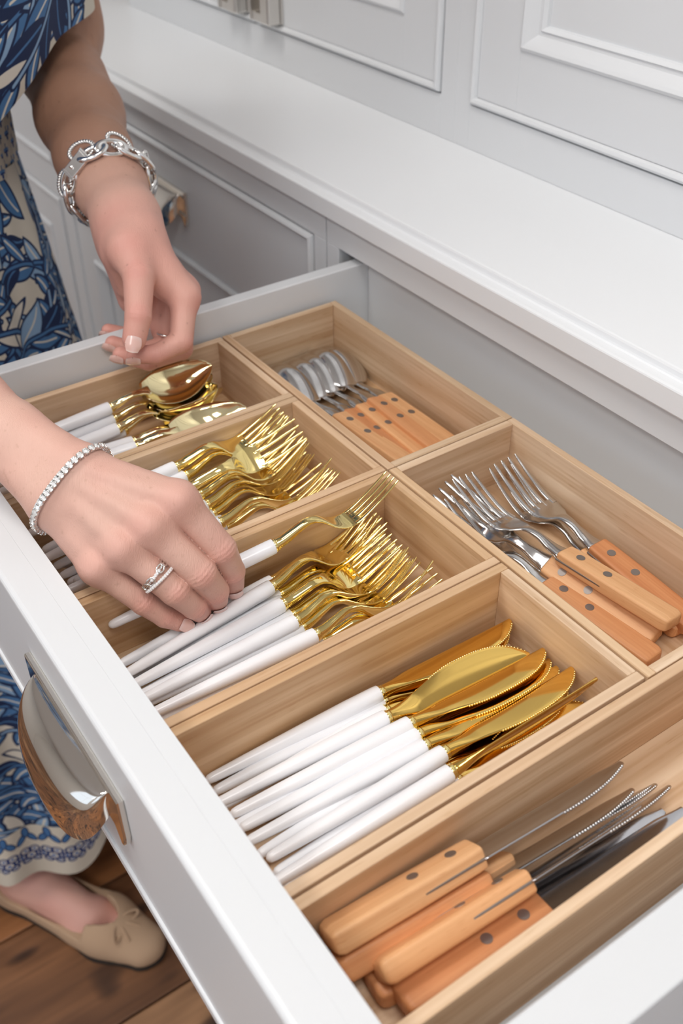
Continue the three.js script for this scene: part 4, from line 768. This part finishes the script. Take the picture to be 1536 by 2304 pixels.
{
  const t = thing('chain_bracelet', 'heavy silver chain bracelet with twisted links on the bare forearm at the back', 'bracelet');
  const N = 14, line = around(ringSpots.chain, N, 0.0034), oval = new THREE.TorusGeometry(0.0062, 0.0021, 12, 36).scale(1.75, 1, 1.0), ropeC = new THREE.CatmullRomCurve3(Array.from({ length: 12 }, (_, i) => V(0.0085 * Math.cos(i * Math.PI / 6) * 1.25, 0.0085 * Math.sin(i * Math.PI / 6), 0)), true);
  const rope = join([0, 1].map((k) => { const pts = []; for (let i = 0; i < 96; i++) { const u = i / 96, c = ropeC.getPointAt(u), tn = ropeC.getTangentAt(u), n1 = V(0, 0, 1), n2 = tn.clone().cross(n1), q = u * Math.PI * 2 * 13 + k * Math.PI; pts.push(c.addScaledVector(n1, 0.0010 * Math.cos(q)).addScaledVector(n2, 0.0010 * Math.sin(q))); } return new THREE.TubeGeometry(new THREE.CatmullRomCurve3(pts, true), 240, 0.0010, 6, true); }));
  line.forEach(({ p, d }, i) => {
    const nx = line[(i + 1) % N].p.clone().sub(line[(i + N - 1) % N].p).normalize(), out = d.clone();
    if (i === 1) { const g = sub('clasp', t); part('clasp_plate', [box(-0.0105, 0.0105, -0.0016, 0.0030, -0.0056, 0.0056, 0.0008, 2), box(-0.0122, -0.0098, -0.0014, 0.0024, -0.0064, 0.0064, 0.0006), box(0.0098, 0.0122, -0.0014, 0.0024, -0.0064, 0.0064, 0.0006)], M.silver, g); orient(g, p, nx, out); g.rotateX(-0.65); return; }
    const m = part('link', oval, M.silver, t, 'plain silver link'); orient(m, p, nx, out); m.rotateX((i % 2 ? 0.95 : 0.30) * (i % 4 < 2 ? 1 : -1) + Math.PI / 2 * (i % 2 ? 0 : 1) * 0.75);
    if (i % 2 === 0) { const r = part('twisted_link', rope, M.silver, t, 'twisted rope link'); orient(r, p.clone().addScaledVector(ringSpots.chain.ax, -0.0105).addScaledVector(nx, 0.007), nx, out); r.rotateX(Math.PI / 2 - 0.35); }
  });
}
function band(label, spot, shift, tilt, k) {
  const t = thing('ring', label, 'ring', k === 2 ? null : 'stacked rings'), g = spot.ax.clone(), e1 = spot.cam ?? toEye(spot.P);
  const up = e1.clone().addScaledVector(g, -e1.dot(g)).normalize(), side = g.clone().cross(up), C = spot.P.clone().addScaledVector(g, shift), R = spot.r + 0.0006;
  const pt = (q) => C.clone().addScaledVector(up, R * Math.cos(q)).addScaledVector(side, R * Math.sin(q)).addScaledVector(g, tilt * Math.sin(q));
  part('hoop', new THREE.TubeGeometry(new THREE.CatmullRomCurve3(Array.from({ length: 28 }, (_, i) => pt(i / 28 * 2 * Math.PI)), true), 80, k === 2 ? 0.0011 : 0.0009, 8, true), M.silver, t);
  if (k === 2) return;
  const gem = new THREE.OctahedronGeometry(0.0013, 1), gm = phy({ color: 0xffffff, roughness: 0.04, metalness: 0.35, clearcoat: 1, flatShading: true });
  for (let i = -8; i <= 8; i++) { const q = i * 0.155, p = pt(q).addScaledVector(up, 0.0006 * Math.cos(q)).addScaledVector(side, 0.0006 * Math.sin(q)); if (k === 0 && Math.abs(i) > 2) { if (i % 3 === 0) { const l = part('link', new THREE.TorusGeometry(0.0021, 0.0006, 8, 20).scale(1.5, 1, 1), M.silver, t); const tx = pt(q + 0.05).sub(pt(q - 0.05)).normalize(); orient(l, p, tx, p.clone().sub(C).normalize()); l.rotateX(Math.PI / 2); } continue; } const s = part('stone', gem, gm, t); s.position.copy(p); }
}
band('silver ring of open links on the ring finger, nearer the knuckle', ringSpots.right, -0.0022, 0.0010, 0);
band('silver ring of small clear stones on the ring finger, nearer the fingertip', ringSpots.right, 0.0022, -0.0010, 1);
band('plain silver band glinting inside the curled fingers at the back', ringSpots.left, 0.012, 0, 2);
shade(scene);
renderer.render(scene, camera);
